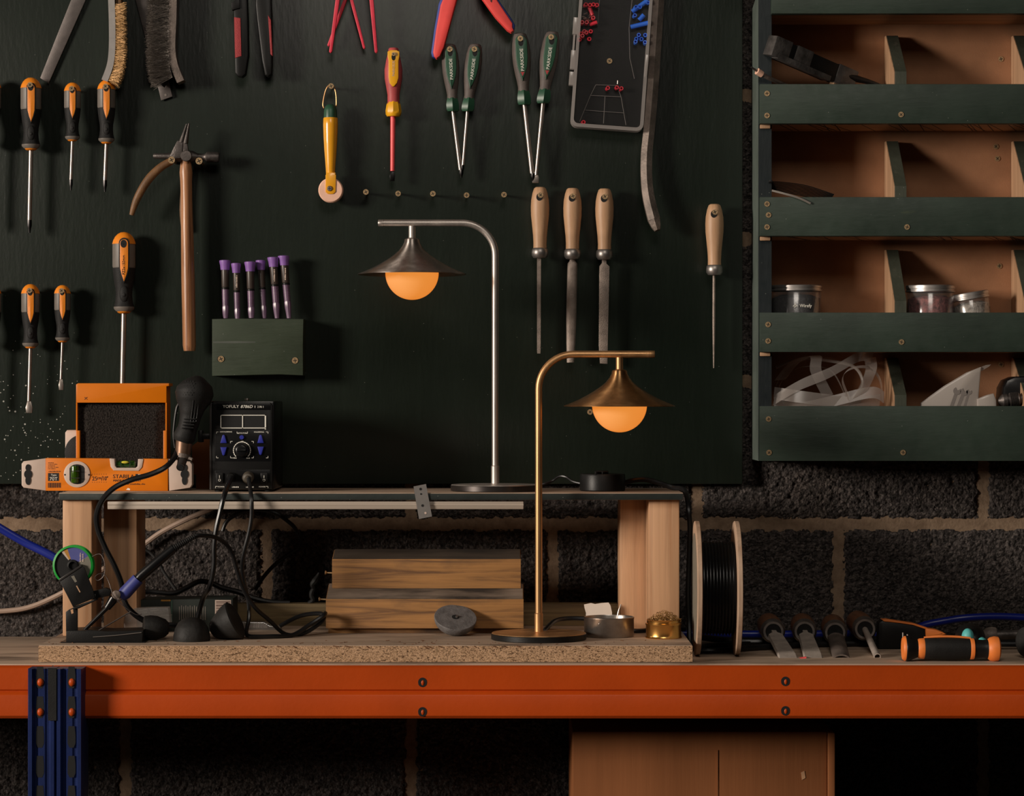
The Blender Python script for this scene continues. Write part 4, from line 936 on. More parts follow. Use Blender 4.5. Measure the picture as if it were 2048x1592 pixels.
# black taped lamp and screwdriver-like probe in the top left pigeonhole
Yp = -0.06
r = thing('taped_work_light', 'rectangular black work light wrapped in shiny tape, propped in the top pigeonhole', 'work light', P(1640, 160, Yp))
d = (P(1700, 160, -.04) - P(1545, 92, -.124)); u = d.normalized(); side = Vector((0, -1, 0)) - u * u.dot(Vector((0, -1, 0))); side.normalize(); up = u.cross(side) * -1
if up.z < 0: up = -up
def slab(a, b, w_, h_, bev=.001):
    o = P(1545, 92, -.124); m = MB(); lo, hi = a * d.length, b * d.length
    pts = [o + u * lo + side * sx * w_ + up * sz * h_ for sx, sz in ((-1, -1), (1, -1), (1, 1), (-1, 1))]
    return m.prism(pts, u * (hi - lo), bev)
part('body', slab(.16, .98, .0095, .0135), M['black'], r)
part('head', slab(-.03, .17, .0115, .0155), M['tapeblack'], r, 'square grey end face')
part('tape_band', slab(.24, .44, .0112, .0150), M['tapeblack'], r); part('tape_band', slab(.78, 1.02, .0112, .0150), M['tapeblack'], r)
part('crinkled_edge', slab(.05, .72, .0118, .004).xf(Matrix.Translation(-up * .0125)), M['tapeblack'], r)
part('lead', MB().tube([P(1695, 152, -.05), P(1715, 158, -.045), P(1745, 166, -.04), P(1770, 176, -.04)], [.0065, .0055, .0035, .003], 12, 6), M['black'], r)
part('wood_scrap', slab(.80, .92, .006, .003).xf(Matrix.Translation(-up * .0165)), M['divider_raw'], r)
m = MB().tpx([(1502, 134, -.139), (1517, 144, -.134)], [1.6, 2.6], 8, 1)
r = thing('probe', 'thin pointed metal probe sticking out past the cabinet corner', 'probe', P(1520, 145, -.13))
part('point', m, M['oldsteel'], r)
part('bush', MB().tpx([(1514, 142.5, -.135), (1524, 149, -.131)], [7, 6.5], 14, 1), M['pink'], r)
part('stem', MB().tpx([(1522, 148, -.131), (1540, 157, -.124), (1572, 170, -.10), (1600, 178, -.06)], [4.6, 4.6, 3.2, 2.5], 10, 2), M['rust'], r)

# cable ties
g = 'black cable ties in the second pigeonhole'
for i in range(9):
    o = i * 2.7
    m = MB().tpx([(1541 + i, 363 + o * .8, -.118 + .008 * i), (1570, 365 + o * .9, -.10 + .006 * i), (1615, 372 + o, -.085 + .005 * i), (1668 - i, 389 + .6 * o, -.075 + .004 * i)], 1.05, 6, 5, sq=.6)
    m.box(P(1541 + i, 363 + o * .8, -.118 + .008 * i) - Vector((.003, .002, .002)), P(1541 + i, 363 + o * .8, -.118 + .008 * i) + Vector((.003, .002, .002)), .0006)
    solo('cable_tie', m, M['black'], 'black cable tie in the bundle lying in the second pigeonhole', 'cable tie', g)
m = MB().tpx([(1544, 381, -.128), (1575, 389, -.136), (1600, 397, -.138), (1621, 407, -.138)], 2.2, 6, 4, sq=.4)
solo('cable_tie', m, M['grey'], 'single grey cable tie hanging over the green rail below the black bundle', 'cable tie')

# tangle of clear ribbon
random.seed(5)
def ribbon(pts, wv, w_):
    P3, _ = spline([P(*p) for p in pts], 0, 8); a = []; 
    wv = Vector(wv).normalized()
    L = [p - wv * w_ for p in P3]; R = [p + wv * w_ for p in P3]; n = len(P3)
    vs = L + R; return MB().add(vs, [(i, i + 1, n + i + 1, n + i) for i in range(n - 1)])
rib = thing('clear_ribbon', 'tangle of wide clear plastic ribbon filling the lowest pigeonhole', 'ribbon', P(1660, 812, -.07))
loops = [([(1548, 800, -.11), (1600, 770, -.118), (1660, 745, -.116), (1720, 712, -.10), (1745, 714, -.06)], (.3, .1, 1)),
         ([(1548, 786, -.10), (1590, 792, -.116), (1650, 800, -.116), (1710, 806, -.11), (1760, 800, -.10)], (.1, .2, 1)),
         ([(1740, 716, -.06), (1742, 740, -.11), (1728, 775, -.114), (1710, 806, -.112), (1690, 822, -.10)], (1, .2, .2)),
         ([(1700, 800, -.11), (1685, 760, -.112), (1700, 738, -.112), (1738, 735, -.105), (1760, 760, -.10), (1765, 800, -.09)], (.25, 1, .25)),
         ([(1560, 760, -.06), (1590, 725, -.08), (1630, 712, -.10), (1632, 742, -.114), (1655, 790, -.112)], (1, .3, .1)),
         ([(1548, 806, -.09), (1600, 815, -.10), (1650, 806, -.112), (1740, 785, -.113), (1768, 795, -.113)], (.1, .4, 1)),
         ([(1552, 770, -.04), (1580, 730, -.04), (1640, 715, -.045), (1700, 730, -.05), (1730, 770, -.05), (1700, 805, -.05)], (.1, 1, .2)),
         ([(1570, 815, -.05), (1560, 770, -.06), (1600, 735, -.07), (1660, 740, -.075), (1690, 790, -.08)], (.2, 1, .1))]
for pts, wv in loops: part('strand', ribbon(pts, wv, .0095), M['film'], rib, smooth=60)
part('strand', MB().tpx([(1552, 735, -.05), (1600, 718, -.055), (1660, 722, -.06), (1710, 735, -.07), (1725, 770, -.08), (1700, 800, -.09)], 3.2, 8, 6), M['film'], rib)

# bags and drill chuck in the lowest row
zl = P(0, 922, SF).z + 0.017
Yb = -.10
r = thing('paper_bag', 'white pointed plastic bag printed with grey spanners in the lowest pigeonhole', 'bag', P(1900, 812, Yb))
bag = MB().ppx([(1843, 806), (1890, 772), (1935, 745), (1963, 734), (1962, 745), (1958, 790), (1956, 850), (1950, 880), (1842, 880)], Yb, Yb + .012, .003)
part('film', bag, M['bagfilm'], r)
part('corner_tip', MB().ppx([(1960, 735), (1972, 730), (1982, 729), (1978, 733), (1963, 742)], Yb + .004, Yb + .0055), M['film'], r)
sp = MB()
for x0, y0, x1, y1, w_ in ((1900, 822, 1914, 782, 3.4), (1912, 825, 1928, 784, 3.4), (1926, 824, 1938, 784, 2.4)):
    a = P(x0, y0, Yb - .0002); b = P(x1, y1, Yb - .0002); dv = (b - a).normalized(); nv = Vector((dv.z, 0, -dv.x)) * w_ * S(Yb)
    sp.prism([a - nv, a + nv, b + nv, b - nv], (0, .0008, 0))
    c = P(x1, y1, Yb - .0002); rr_ = w_ * 2.3 * S(Yb)
    a0 = math.atan2(dv.z, dv.x); po = [c + Vector((rr_ * math.cos(a0 + .7 + t * (2 * PI - 1.4) / 10), 0, rr_ * math.sin(a0 + .7 + t * (2 * PI - 1.4) / 10))) for t in range(11)] + [c + dv * rr_ * .1]
    sp.prism([q_ - Vector((0, .0004, 0)) for q_ in po], (0, .0008, 0))
part('spanner_print', sp, mat('grey_print', A(98, 92, 88), .6), r, 'printed grey spanners')
m = MB().ppx([(1957, 870), (1955, 798), (1975, 790), (1988, 787), (1993, 800), (1996, 870)], -.105, -.095, .003)
solo('small_bag', m, M['bagfilm'], 'small crumpled clear bag between the white bag and the drill chuck', 'bag')
r = thing('drill', 'black drill with a ridged steel chuck, cut off by the picture edge', 'drill', P(2040, 812, -.07))
part('body', MB().ppx([(2003, 815), (2006, 775), (2014, 760), (2030, 753), (2100, 750), (2130, 780), (2130, 880), (2010, 880)], -.085, -.03, .006), M['black_gloss'], r)
ch = MB(); o = P(1996, 802, -.098); kk = S(-.098); pr = [(.004, 0), (.0085, 8 * kk), (.0098, 10 * kk), (.0098, 18 * kk), (.0088, 19 * kk), (.0088, 23 * kk)]
for j in range(8): pr += [(.0108, (24 + j * 2) * kk), (.0094, (25 + j * 2) * kk)]
pr += [(.0105, 41 * kk), (.0075, 44 * kk), (.0072, 80 * kk), (.0072, 110 * kk)]
ch.lathe(pr, o, (1, 0, 0.10), 26); part('chuck', ch, M['oldsteel'], r)
# ------------------------------------------------------------------ riser shelf on the bench
ZR = ZB + 0.0245                                                  # top of the riser's chipboard base
Yr = -0.433
rx0, rx1 = P(77, 0, Yr).x, P(1385, 0, Yr).x
riser = thing('bench_riser', 'homemade riser shelf of pine posts on a thick rough chipboard base', 'shelf', ((rx0 + rx1) / 2, -0.25, ZB))
part('base_board', MB().box((rx0, Yr, ZB + .0008), (rx1, -0.045, ZR - .0012)), M['chip'], riser, 'rough speckled chipboard')
part('base_face', MB().box((rx0 + .0006, Yr + .001, ZR - .0012), (rx1 - .0006, -0.045, ZR)), M['bench'], riser)
ZS = CZ - 0.1335; Ys, Yq = -0.30, -0.085                          # shelf top, its front and back
sx0, sx1 = P(118, 0, Ys).x, P(1366, 0, Ys).x
zsb = P(0, 1000, Ys).z
part('shelf_board', MB().box((sx0, Ys + .0007, zsb), (sx1, Yq, ZS), .0005), M['bench'], riser)
part('shelf_lipping', MB().box((sx0 + .0003, Ys, zsb + .0002), (sx1 - .0003, Ys + .0012, ZS - .0012), .0003), M['shelf_edge'], riser, 'speckled dark green painted front edge')
for (xa, xb, Yf) in ((125, 184, -.291), (207, 274, -.246), (1240, 1297, -.185), (1298, 1359, -.283)):
    part('post', MB().box((P(xa, 0, Yf).x, Yf, ZR), (P(xb, 0, Yf).x, Yf + .094, zsb), .0025), M['pine'], riser)
part('light_strip', MB().bpx(215, 1003, 1047, 1018.5, -.297, -.285, .0008).bpx(215, 1008, 1047, 1011, -.2976, -.2965), M['alu_strip'], riser, 'pale metal strip under the front edge')
a = math.radians(-8)
st = [(827, 973), (852, 968), (864, 1033), (838, 1038)]
sp = part('perforated_strap', MB().ppx(st, -.3022, -.3012), M['alu'], riser, 'bent perforated metal strap over the edge')
for hx_, hy_, r_ in ((841, 978, 2.6), (842, 988, 1.8), (845, 1011, 2.6), (851, 1026, 2.4)):
    c = P(hx_, hy_, -.3024); part('hole', MB().lathe([(r_ * S(-.302), 0), (r_ * S(-.302), .0003)], c, (0, -1, 0), 14), M['hole'] if hy_ < 1020 else M['white'], sp)

# ------------------------------------------------------------------ the two table lamps
def table_lamp(nm, label, X, Yc, zbase, zarm, xs, xe, xbend, rad_b, xs_c, zshade, metal, shade_m, basem, edge_m, sleeve):
    """X: stem axis, xs_c: shade axis, xe: free end of the arm"""
    r = thing('table_lamp', label, 'lamp', (X, Yc, zbase), 'pair of arched table lamps')
    part('base', MB().lathe([(rad_b - .002, 0), (rad_b, .001), (rad_b, .0082), (rad_b - .001, .0088)], (X, Yc, zbase), (0, 0, 1), 64), edge_m, r, 'dark rim of the base')
    part('base_plate', MB().lathe([(rad_b - .0006, .0088), (rad_b - .0012, .0098), (.012, .0102), (.0085, .0112)], (X, Yc, zbase), (0, 0, 1), 64), basem, r)
    rt = .0051; sg = 1 if xe > X else -1
    rb = abs(xbend - X); pts = [Vector((X, Yc, zbase + .010)), Vector((X, Yc, zarm - rb))]
    for i in range(1, 13): t = PI / 2 * i / 12; pts.append(Vector((X + sg * rb * (1 - math.cos(t)), Yc, zarm - rb + rb * math.sin(t))))
    pts.append(Vector((xe - sg * .008, Yc, zarm)))
    part('stem', MB().tube(pts, rt, 20, 1), metal, r)
    part('arm_end', MB().lathe([(rt * .9, 0), (rt * .9, .0008), (rt * 1.02, .001), (rt * 1.02, .0082), (rt * .9, .009)], (xe - sg * .0085, Yc, zarm), (sg, 0, 0), 20), metal, r)
    part('sleeve', MB().lathe([(rt * 1.12, .010), (rt * 1.22, .0106), (rt * 1.22, sleeve), (rt * 1.05, sleeve + .001)], (X, Yc, zbase), (0, 0, 1), 24), metal, r)
    h = zarm - zshade                                               # arm axis down to the shade rim
    k = h / .0762
    part('dropper', MB().lathe([(.0042, -.004), (.0052, -.0046), (.0052, -.020 * k - .002), (.0058, -.0205 * k - .002), (.0058, -.0235 * k - .002)], (xs_c, Yc, zarm), (0, 0, 1), 20), metal, r)
    pr = [(.0062, -.0225), (.0100, -.0235), (.0112, -.0250), (.0118, -.0290), (.0150, -.0350), (.0200, -.0415), (.0270, -.0475), (.0370, -.0545), (.0480, -.0612), (.0600, -.0675), (.0720, -.0728), (.0812, -.0762)]
    pr = [(a, b * k) for a, b in pr]; inn = [(a - .0006, b - .0011) for a, b in pr[::-1]]
    part('shade', MB().lathe(pr + inn, (xs_c, Yc, zarm), (0, 0, 1), 72, False), shade_m, r, smooth=60)
    part('globe', MB().lathe([(.0398 * math.sin(q_), -.0398 * math.cos(q_)) for q_ in [PI * .62 * i / 26 for i in range(27)]] + [(.026, .018), (.016, .024)], (xs_c, Yc, zshade + .0012), (0, 0, 1), 48), M['globe'], r, 'glowing amber opal globe', smooth=80)
    return r
Yl = -0.222
table_lamp('l', 'brushed silver arched table lamp standing on the riser shelf', P(990.5, 0, Yl).x, Yl, ZS, P(0, 446, Yl).z, 0, P(757, 0, Yl).x, P(925, 0, Yl).x, .0665, P(824, 0, Yl).x, P(0, 548, Yl).z, M['silver'], M['silver_shade'], M['silver'], mat('dark_lamp_rim', (.07, .06, .056), .35, .8, .1), .037)
Yl = -0.338
table_lamp('l', 'antique brass arched table lamp standing low on the chipboard base', P(1077.5, 0, Yl).x, Yl, ZR, P(0, 708.5, Yl).z, 0, P(1309, 0, Yl).x, P(1147, 0, Yl).x, .0690, P(1239, 0, Yl).x, P(0, 811.5, Yl).z, M['brass'], M['brass_shade'], M['brass'], M['black'], .037)

# ------------------------------------------------------------------ things on the riser shelf
# spirit level
Y = -0.222; k = S(Y); zl = ZS
yb = HY + (CZ - zl) / k                                            # row of the shelf top at this depth
lv = thing('spirit_level', 'short orange spirit level with white end caps standing on the riser shelf', 'spirit level', P(212, yb, Y))
o_ = yb - 980.5
def L(pts): return [(x, y + o_) for x, y in pts]
part('body', MB().ppx(L([(91.5, 914.8), (219, 915.5), (221, 928), (228, 936), (276, 937), (284, 930), (286, 916), (336, 916.5), (336, 980.5), (91.5, 980)]), Y, Y + .022, .0005), M['orange_level'], lv)
part('end_cap', MB().ppx(L([(47, 921), (91.5, 915), (91.5, 980), (47, 974), (43, 969), (43, 926)]), Y + .001, Y + .021, .0012), M['white'], lv, 'white plastic end cap')
part('end_cap', MB().ppx(L([(336, 916.5), (380, 922), (384, 927), (384, 968), (380, 974), (338, 980.5)]), Y + .001, Y + .021, .0012), M['white'], lv, 'white plastic end cap')
for cx_ in (56, 369):
    h = MB()
    for dx, dy, a_, b_ in ((0, -13, 5.2, 7), (0, 0, 8, 9), (0, 12, 5.4, 9.5)): h.ppx([(cx_ + dx + a_ * math.cos(t * PI / 8), 947 + o_ + dy + b_ * math.sin(t * PI / 8)) for t in range(16)], Y - .0002 + abs(dy) * 2e-6, Y + .001)
    part('hanging_hole', h, M['hole'], lv)
c = P(154, 947 + o_, Y)
part('vial_bezel', MB().lathe([(.0165, 0), (.0192, 0), (.0196, .0012), (.0165, .0022)], c, (0, -1, 0), 40, True), M['white'], lv, 'round white bezel')
fx = lambda w_, h_, n_=20: [(154 + max(-w_, min(w_, 21 * math.cos(2 * PI * i / n_))), 947 + o_ + h_ * math.sin(2 * PI * i / n_)) for i in range(n_)]
part('vial_window', MB().ppx(fx(15, 20), Y - .0026, Y - .001), M['hole'], lv)
part('vial', MB().lpx([(7.5, 930 + o_), (8.3, 933 + o_), (8.3, 961 + o_), (7.5, 964 + o_)], 150, Y - .0022, n=16), M['vial'], lv, 'yellow-green bubble vial')
part('bubble', MB().ball(P(150, 935 + o_, Y - .0045), 5.5 * k, (1, .5, .4), 12), mat('pale_bubble', A(150, 150, 40), .2), lv)
part('vial_line', MB().bpx(141, 940 + o_, 159, 941.2 + o_, Y - .0086, Y - .008).bpx(141, 954 + o_, 159, 955.2 + o_, Y - .0086, Y - .008), M['ink'], lv)
part('bezel_dot', MB().lathe([(1.8 * k, 0), (1.8 * k, .0004)], P(130, 948 + o_, Y - .0020), (0, -1, 0), 10), M['ink'], lv)
part('bezel_dot', MB().lathe([(1.8 * k, 0), (1.8 * k, .0004)], P(178, 948 + o_, Y - .0020), (0, -1, 0), 10), M['ink'], lv)
part('vial_saddle', MB().ppx(L([(219, 915.5), (229, 916), (230, 930), (233, 934), (271, 934.5), (275, 931), (276, 916.5), (287, 916.5), (284, 933), (277, 940.5), (227, 939.5), (221, 932)]), Y - .0012, Y + .012, .0006), M['white'], lv, 'white plastic saddle')
part('vial', MB().lathe([(5 * k, 0), (7.6 * k, 1.5 * k), (7.6 * k, 38 * k), (5 * k, 40 * k)], P(232, 927 + o_, Y + .008), (1, 0, 0), 16), M['vial_dark'], lv, 'dark green bubble vial')
part('bubble', MB().ball(P(250, 923 + o_, Y + .001), 8 * k, (1, .4, .35), 12), mat('yellow_bubble', A(170, 160, 50), .2), lv)
part('vial_line', MB().bpx(241, 919 + o_, 242.2, 935 + o_, Y - .0, Y + .0008).bpx(259, 919 + o_, 260.2, 935 + o_, Y - .0, Y + .0008), M['ink'], lv)
Yt = Y - .0002
def lt(s, x0, y0, x1, y1, m_=M['ink'], **kw): part('lettering', tx(s, x0, y0 + o_, x1, y1 + o_, Yt, t=.0002, **kw), m_, lv)
part('type_box', MB().ppx(L([(96, 944.5), (118, 944.5), (118, 960.5), (96, 960.5)]), Yt, Y + .0002), M['ink'], lv)
part('lettering', tx('Type', 102, 946.5 + o_, 113, 951.5 + o_, Yt - .0003), M['white_lbl'], lv); part('lettering', tx('70T', 99.5, 953 + o_, 115, 959.5 + o_, Yt - .0003), M['white_lbl'], lv)
lt('STABILA', 226, 947.5, 268, 955, space=1.05); lt('MADE IN GERMANY', 226.5, 957.5, 282, 961.5); lt('25', 184, 951.5, 194, 959.5); lt('cm', 194.5, 953, 202, 957); lt('/', 202.5, 950.5, 205, 960, ); lt('10"', 206.5, 951, 215.5, 959.5)
lt('www.stabila.de', 240, 965, 290, 968); part('small_print', smallprint(97, 940 + o_, 122, 942.5 + o_, Yt, 14), M['ink_orange'], lv, kind='stuff')
for i in range(5): part('small_print', smallprint(96, 923.2 + i * 3 + o_, 108 + (i * 7) % 12, 925 + i * 3 + o_, Yt, 7 + i % 3, False, i), M['ink_orange'], lv, kind='stuff')
q = MB(); q.ppx(L([(271, 946.5), (276, 946.5), (276, 951.5), (271, 951.5)]), Yt, Y + .0002); q.ppx(L([(276, 951.5), (281, 951.5), (281, 956), (276, 956)]), Yt, Y + .0002); part('emblem', q, M['ink'], lv)
q = MB().ppx(L([(276, 946.5), (281, 946.5), (281, 951.5), (276, 951.5)]), Yt, Y + .0002); part('emblem', q, M['white'], lv)
q = MB(); xx = 96
for i in range(17):
    w_ = (1, .6, 1.4, .6, .9)[i % 5]; q.bpx(xx, 964 + o_, xx + w_, 974 + o_, Yt, Y + .0002); xx += w_ + (.6, .9, .5)[i % 3]
part('barcode', q, M['ink'], lv, kind='stuff')
q = MB()
for i in range(7):
    for yy_ in (946, 962): q.bpx(184 + i * 4.6, yy_ + o_, 185 + i * 4.6, yy_ + 1.6 + o_, Yt, Y + .0002)
part('scale_ticks', q, M['ink_orange'], lv, kind='stuff')
part('paint_chip', MB().ppx(L([(252, 978), (256, 974.5), (260, 976), (260, 979)]), Yt, Y + .0002), M['white_lbl'], lv)

# orange sponge holder behind the level
Y = -0.192; k = S(Y); yb = HY + (CZ - ZS) / k
sh = thing('sponge_holder', 'orange open-fronted holder with a black foam pad standing behind the spirit level', 'sponge holder', P(245, yb, Y))
Yk = Y + .045
part('frame_top', MB().ppx([(152, 769), (156, 766.5), (338, 766.5), (338, 772), (333, 773), (333, 805.5), (152, 805.5)], Y, Yk, .001), M['orange_level'], sh)
part('frame_side', MB().bpx(152, 805.5, 154.5, yb, Y, Yk).bpx(152, 861, 159.5, yb, Y - .0008, Y + .012, .0006), M['orange_level'], sh)
part('frame_side', MB().bpx(330.8, 805.5, 333.4, yb, Y, Yk).bpx(326.5, 861, 333.6, yb, Y - .0008, Y + .012, .0006), M['orange_level'], sh)
part('frame_back', MB().bpx(154.5, 805, 331, yb, Yk - .003, Yk), M['orange_level'], sh)
n = 60; vs = []; fs = []
a0 = P(155, 806, Y + .006); b0 = P(330.5, yb, Y + .006)
for j in range(n + 1):
    for i in range(n + 1):
        x = a0.x + (b0.x - a0.x) * i / n; z = a0.z + (b0.z - a0.z) * j / n; e = min(i, n - i, j, n - j) / n
        vs.append((x, Y + .012 - .007 * min(1, e * 9) + .0012 * noise.noise(Vector((x * 420, 3, z * 420))), z))
fs = [(j * (n + 1) + i, j * (n + 1) + i + 1, (j + 1) * (n + 1) + i + 1, (j + 1) * (n + 1) + i) for j in range(n) for i in range(n)]
part('foam_pad', MB().add(vs, fs).bpx(155.5, 807, 330, yb - 1, Y + .014, Yk - .004), M['foam'], sh, smooth=80)
part('scratch_mark', tx('x', 168, 794, 175, 799, Y - .0002), M['ink_orange'], sh)

# white tape-cutter like case behind, and a beige card
Y = -0.150; k = S(Y); yb = HY + (CZ - ZS) / k
r = thing('white_case', 'white plastic case with a round black disc, mostly hidden behind the orange holder', 'case', P(175, yb, Y))
part('shell', MB().ppx([(134, 860), (222, 860), (222, yb), (130, yb), (130, 865)], Y, Y + .03, .002), M['white'], r)
c = P(166, 905, Y - .0002); part('disc', MB().lathe([(36 * k, 0), (36 * k, .003), (33 * k, .004)], c, (0, -1, 0), 40), M['rubber'], r)
m = MB().ppx([(384, 892), (402, 878), (424, 868), (424, 949), (384, 949)], Y + .02, Y + .024, .0004).bpx(392, 949, 418, HY + (CZ - ZS) / S(Y + .02), Y + .02, Y + .024)
solo('brown_card', m, M['cardboard'], 'small brown card standing between the hot air gun and the soldering station', 'card')

# soldering station
Y = -0.262; k = S(Y); yb = HY + (CZ - ZS) / k; o_ = yb - 985
st = thing('soldering_station', 'black soldering station with blue buttons and a round dial on the riser shelf', 'soldering station', P(484, yb, Y))
def B(x0, y0, x1, y1, a, b, bev=0, m_=None, mb=None): return (mb or MB()).bpx(x0, y0 + o_, x1, y1 + o_, Y + a, Y + b, bev)
part('case', B(420, 803, 549, 981, .006, .150, .003), M['black_gloss'], st)
part('front_panel', MB().ppx([(426, 806 + o_), (540, 806 + o_), (545, 812 + o_), (545, 980 + o_), (424, 980 + o_), (424, 810 + o_)], Y, Y + .012, .002), M['black'], st)
part('side_edge', B(419, 806, 423.5, 981, .001, .02, .0012), mat('shiny_dark_edge', (.055, .05, .047), .25), st)
part('title_strip', B(433, 808, 541, 821, -.0006, .002, .0003), M['black_gloss'], st)
def lt(s, x0, y0, x1, y1, a=-.0008, **kw): part('lettering', tx(s, x0, y0 + o_, x1, y1 + o_, Y + a, t=.0002, **kw), M['white_lbl'], st)
lt('YOFULY', 445.5, 811.2, 478, 817); lt('8786D', 481.5, 811.4, 505.5, 817.2, shear=.25); lt('I', 509.5, 812.5, 510.5, 817); lt('2 IN 1', 515, 812.8, 527, 816.8)
dsp = B(441, 831, 532, 860, -.0002, .001); part('display', dsp, M['hole'], st)
fr = MB(); 
for a_ in ((441, 831, 532, 832.4), (441, 856.5, 532, 858), (441, 831, 442.4, 858), (529.5, 831, 532, 860), (484.3, 831, 486, 858)): B(*a_, -.0012, .0004, 0, None, fr)
part('display_frame', fr, M['white_lbl'], st, 'thin white display frame')
lt('DESOLDERING', 440, 863.5, 464, 866.2); lt('COOL/HOT', 475.5, 866, 493, 868.6); lt('SOLDERING', 508, 864, 528, 866.6); lt('AIR', 482, 883, 487, 885.4); lt('MIN', 466, 916, 473, 918.6); lt('MAX', 493, 916, 500, 918.6)
lt('POWER', 436, 973.5, 449, 976); part('small_print', smallprint(464, 974 + o_, 478, 976.4 + o_, Y - .0008, 6).join(smallprint(492, 974 + o_, 508, 976.4 + o_, Y - .0008, 7)), M['white_lbl'], st, kind='stuff'); lt('POWER', 518, 973.5, 531, 976)
part('button_panel', B(430, 862, 541, 924, -.0003, .001, .0002), M['black_gloss'], st)
def tri(x, y, up, w_=6.5, h=17):
    sgn = -1 if up else 1; return [(x - w_, y - sgn * h / 2 + o_), (x - w_ * .35, y + sgn * h * .42 + o_), (x, y + sgn * h / 2 + o_), (x + w_ * .35, y + sgn * h * .42 + o_), (x + w_, y - sgn * h / 2 + o_)]
for x_, y_, u_ in ((447, 879, 1), (521, 879, 1), (447, 904, 0), (521, 903, 0)): part('button', MB().ppx(tri(x_, y_, u_), Y - .003, Y + .001, .0008), M['bluebtn'], st)
part('button', MB().lathe([(4.6 * k, 0), (4.6 * k, .0025), (3.8 * k, .0032)], P(484, 876 + o_, Y), (0, -1, 0), 20), M['bluebtn'], st)
c = P(484, 902 + o_, Y)
part('dial', MB().lathe([(14 * k, 0), (13.2 * k, .0075), (11 * k, .0095), (9 * k, .010)], c, (0, -1, 0), 30).box(c + Vector((-9 * k, -.0125, -1.6 * k)), c + Vector((9 * k, -.009, 1.6 * k)), .0004), M['black_gloss'], st)
q = MB()
for i in range(20):
    a_ = math.radians(-40 + 260 * i / 19); M4 = Matrix.Translation(c + Vector((17 * k * math.cos(a_), -.0006, 17 * k * math.sin(a_)))) @ Matrix.Rotation(-a_, 4, 'Y')
    q.box((-.9 * k, -.0003, -1.6 * k), (.9 * k, .0004, 1.6 * k), 0, 0, M4)
part('dial_scale', q, M['white_lbl'], st, kind='stuff')
q = MB()
for x_, y_, dx, dy in ((433, 865, 1, 1), (536, 865, -1, 1), (433, 917, 1, -1), (536, 917, -1, -1), (461, 884, 1, 1), (507, 884, -1, 1), (461, 917, 1, -1), (507, 917, -1, -1), (431, 974, 1, 1), (536, 974, -1, 1), (474, 868, 1, -1), (495, 868, -1, -1)):
    q.bpx(min(x_, x_ + 4 * dx), y_ - .4 + o_, max(x_, x_ + 4 * dx), y_ + .4 + o_, Y - .0009, Y); q.bpx(x_ - .4, min(y_, y_ + 3.5 * dy) + o_, x_ + .4, max(y_, y_ + 3.5 * dy) + o_, Y - .0009, Y)
part('corner_marks', q, M['white_lbl'], st, kind='stuff')
part('lower_panel', B(430, 941, 540, 972, -.0004, .001, .0002), M['black_gloss'], st)
for x_ in (438, 527):
    sw_ = part('switch', B(x_ - 6, 947, x_ + 8, 968, -.003, .002, .0008), M['black'], st)
    part('lettering', tx('I', x_ + .5, 952 + o_, x_ + 1.5, 957 + o_, Y - .0033), M['white_lbl'], sw_); part('lettering', tx('O', x_ - 1.5, 959 + o_, x_ + 3.5, 964 + o_, Y - .0033), M['white_lbl'], sw_)
part('socket', MB().lathe([(9 * k, 0), (9 * k, .004), (6.5 * k, .008), (6.5 * k, .012)], P(463, 955 + o_, Y), (0, -1, 0), 20), M['black'], st)
part('plug', MB().lathe([(11.5 * k, 0), (11.5 * k, .010), (9.5 * k, .013), (6 * k, .014), (5.5 * k, .020)], P(497, 955 + o_, Y), (0, -1, -.15), 24), mat('grey_brown_plug', A(64, 58, 50), .5), st)
for x_ in (437, 537): part('foot', MB().lathe([(7 * k, 0), (8 * k, 4 * k)], P(x_, 985 + o_, Y + .012), (0, 0, 1), 16), M['rubber'], st)
for x_ in (437, 537): part('foot', MB().lathe([(7 * k, 0), (8 * k, 4 * k)], P(x_, 985 + o_, Y + .012) + Vector((0, .118, 0)), (0, 0, 1), 16), M['rubber'], st)
part('top_screw', MB().lathe([(3 * k, 0), (3 * k, 2 * k), (4.5 * k, 2.4 * k), (4 * k, 5 * k)], P(494, 803 + o_, Y + .03), (0, 0, 1), 12), M['ferrule'], st)
part('gun_holder', B(400, 868, 421, 880, .01, .03, .002).bpx(396, 862 + o_, 404, 886 + o_, Y + .004, Y + .03, .001), M['black'], st)

# hot air gun hanging beside the station
Yg = -0.275
g = thing('hot_air_gun', 'black hot air gun hanging nozzle down between the orange holder and the station', 'hot air gun', P(366, 935, Yg))
part('body', MB().tpx([(388, 757, Yg + .012), (389, 763, Yg + .010), (389, 775, Yg + .007), (388.5, 788, Yg + .004), (386, 803, Yg + .002), (383.5, 818, Yg), (381, 832, Yg), (377, 850, Yg), (372, 866, Yg)], [10, 23, 35.5, 38.5, 34, 25.5, 21.5, 20, 20], 28, 4), M['rubber'], g)
part('collar', MB().tpx([(374, 860, Yg), (369, 873, Yg), (368.5, 876, Yg), (366, 884, Yg)], [20.5, 22.5, 22.5, 18], 24, 1), M['rubber'], g)
for i in range(4):
    p = P(381 - i * 1.4, 838 + i * 6, Yg - .0155 - i * .0003); part('collar_rib', MB().box(p - Vector((.010, .002, .0009)), p + Vector((.008, .002, .0009)), .0006), M['black'], g)
for i in range(5):
    x_ = 372 + i * 5.5; part('grip_rib', MB().tpx([(x_ + 4, 800, Yg - .0215 + abs(i - 2) * .0016), (x_ + 1, 825, Yg - .0172 + abs(i - 2) * .0014), (x_ - 2, 846, Yg - .0152 + abs(i - 2) * .0012)], 1.2, 6, 2), M['black'], g)
q = MB()
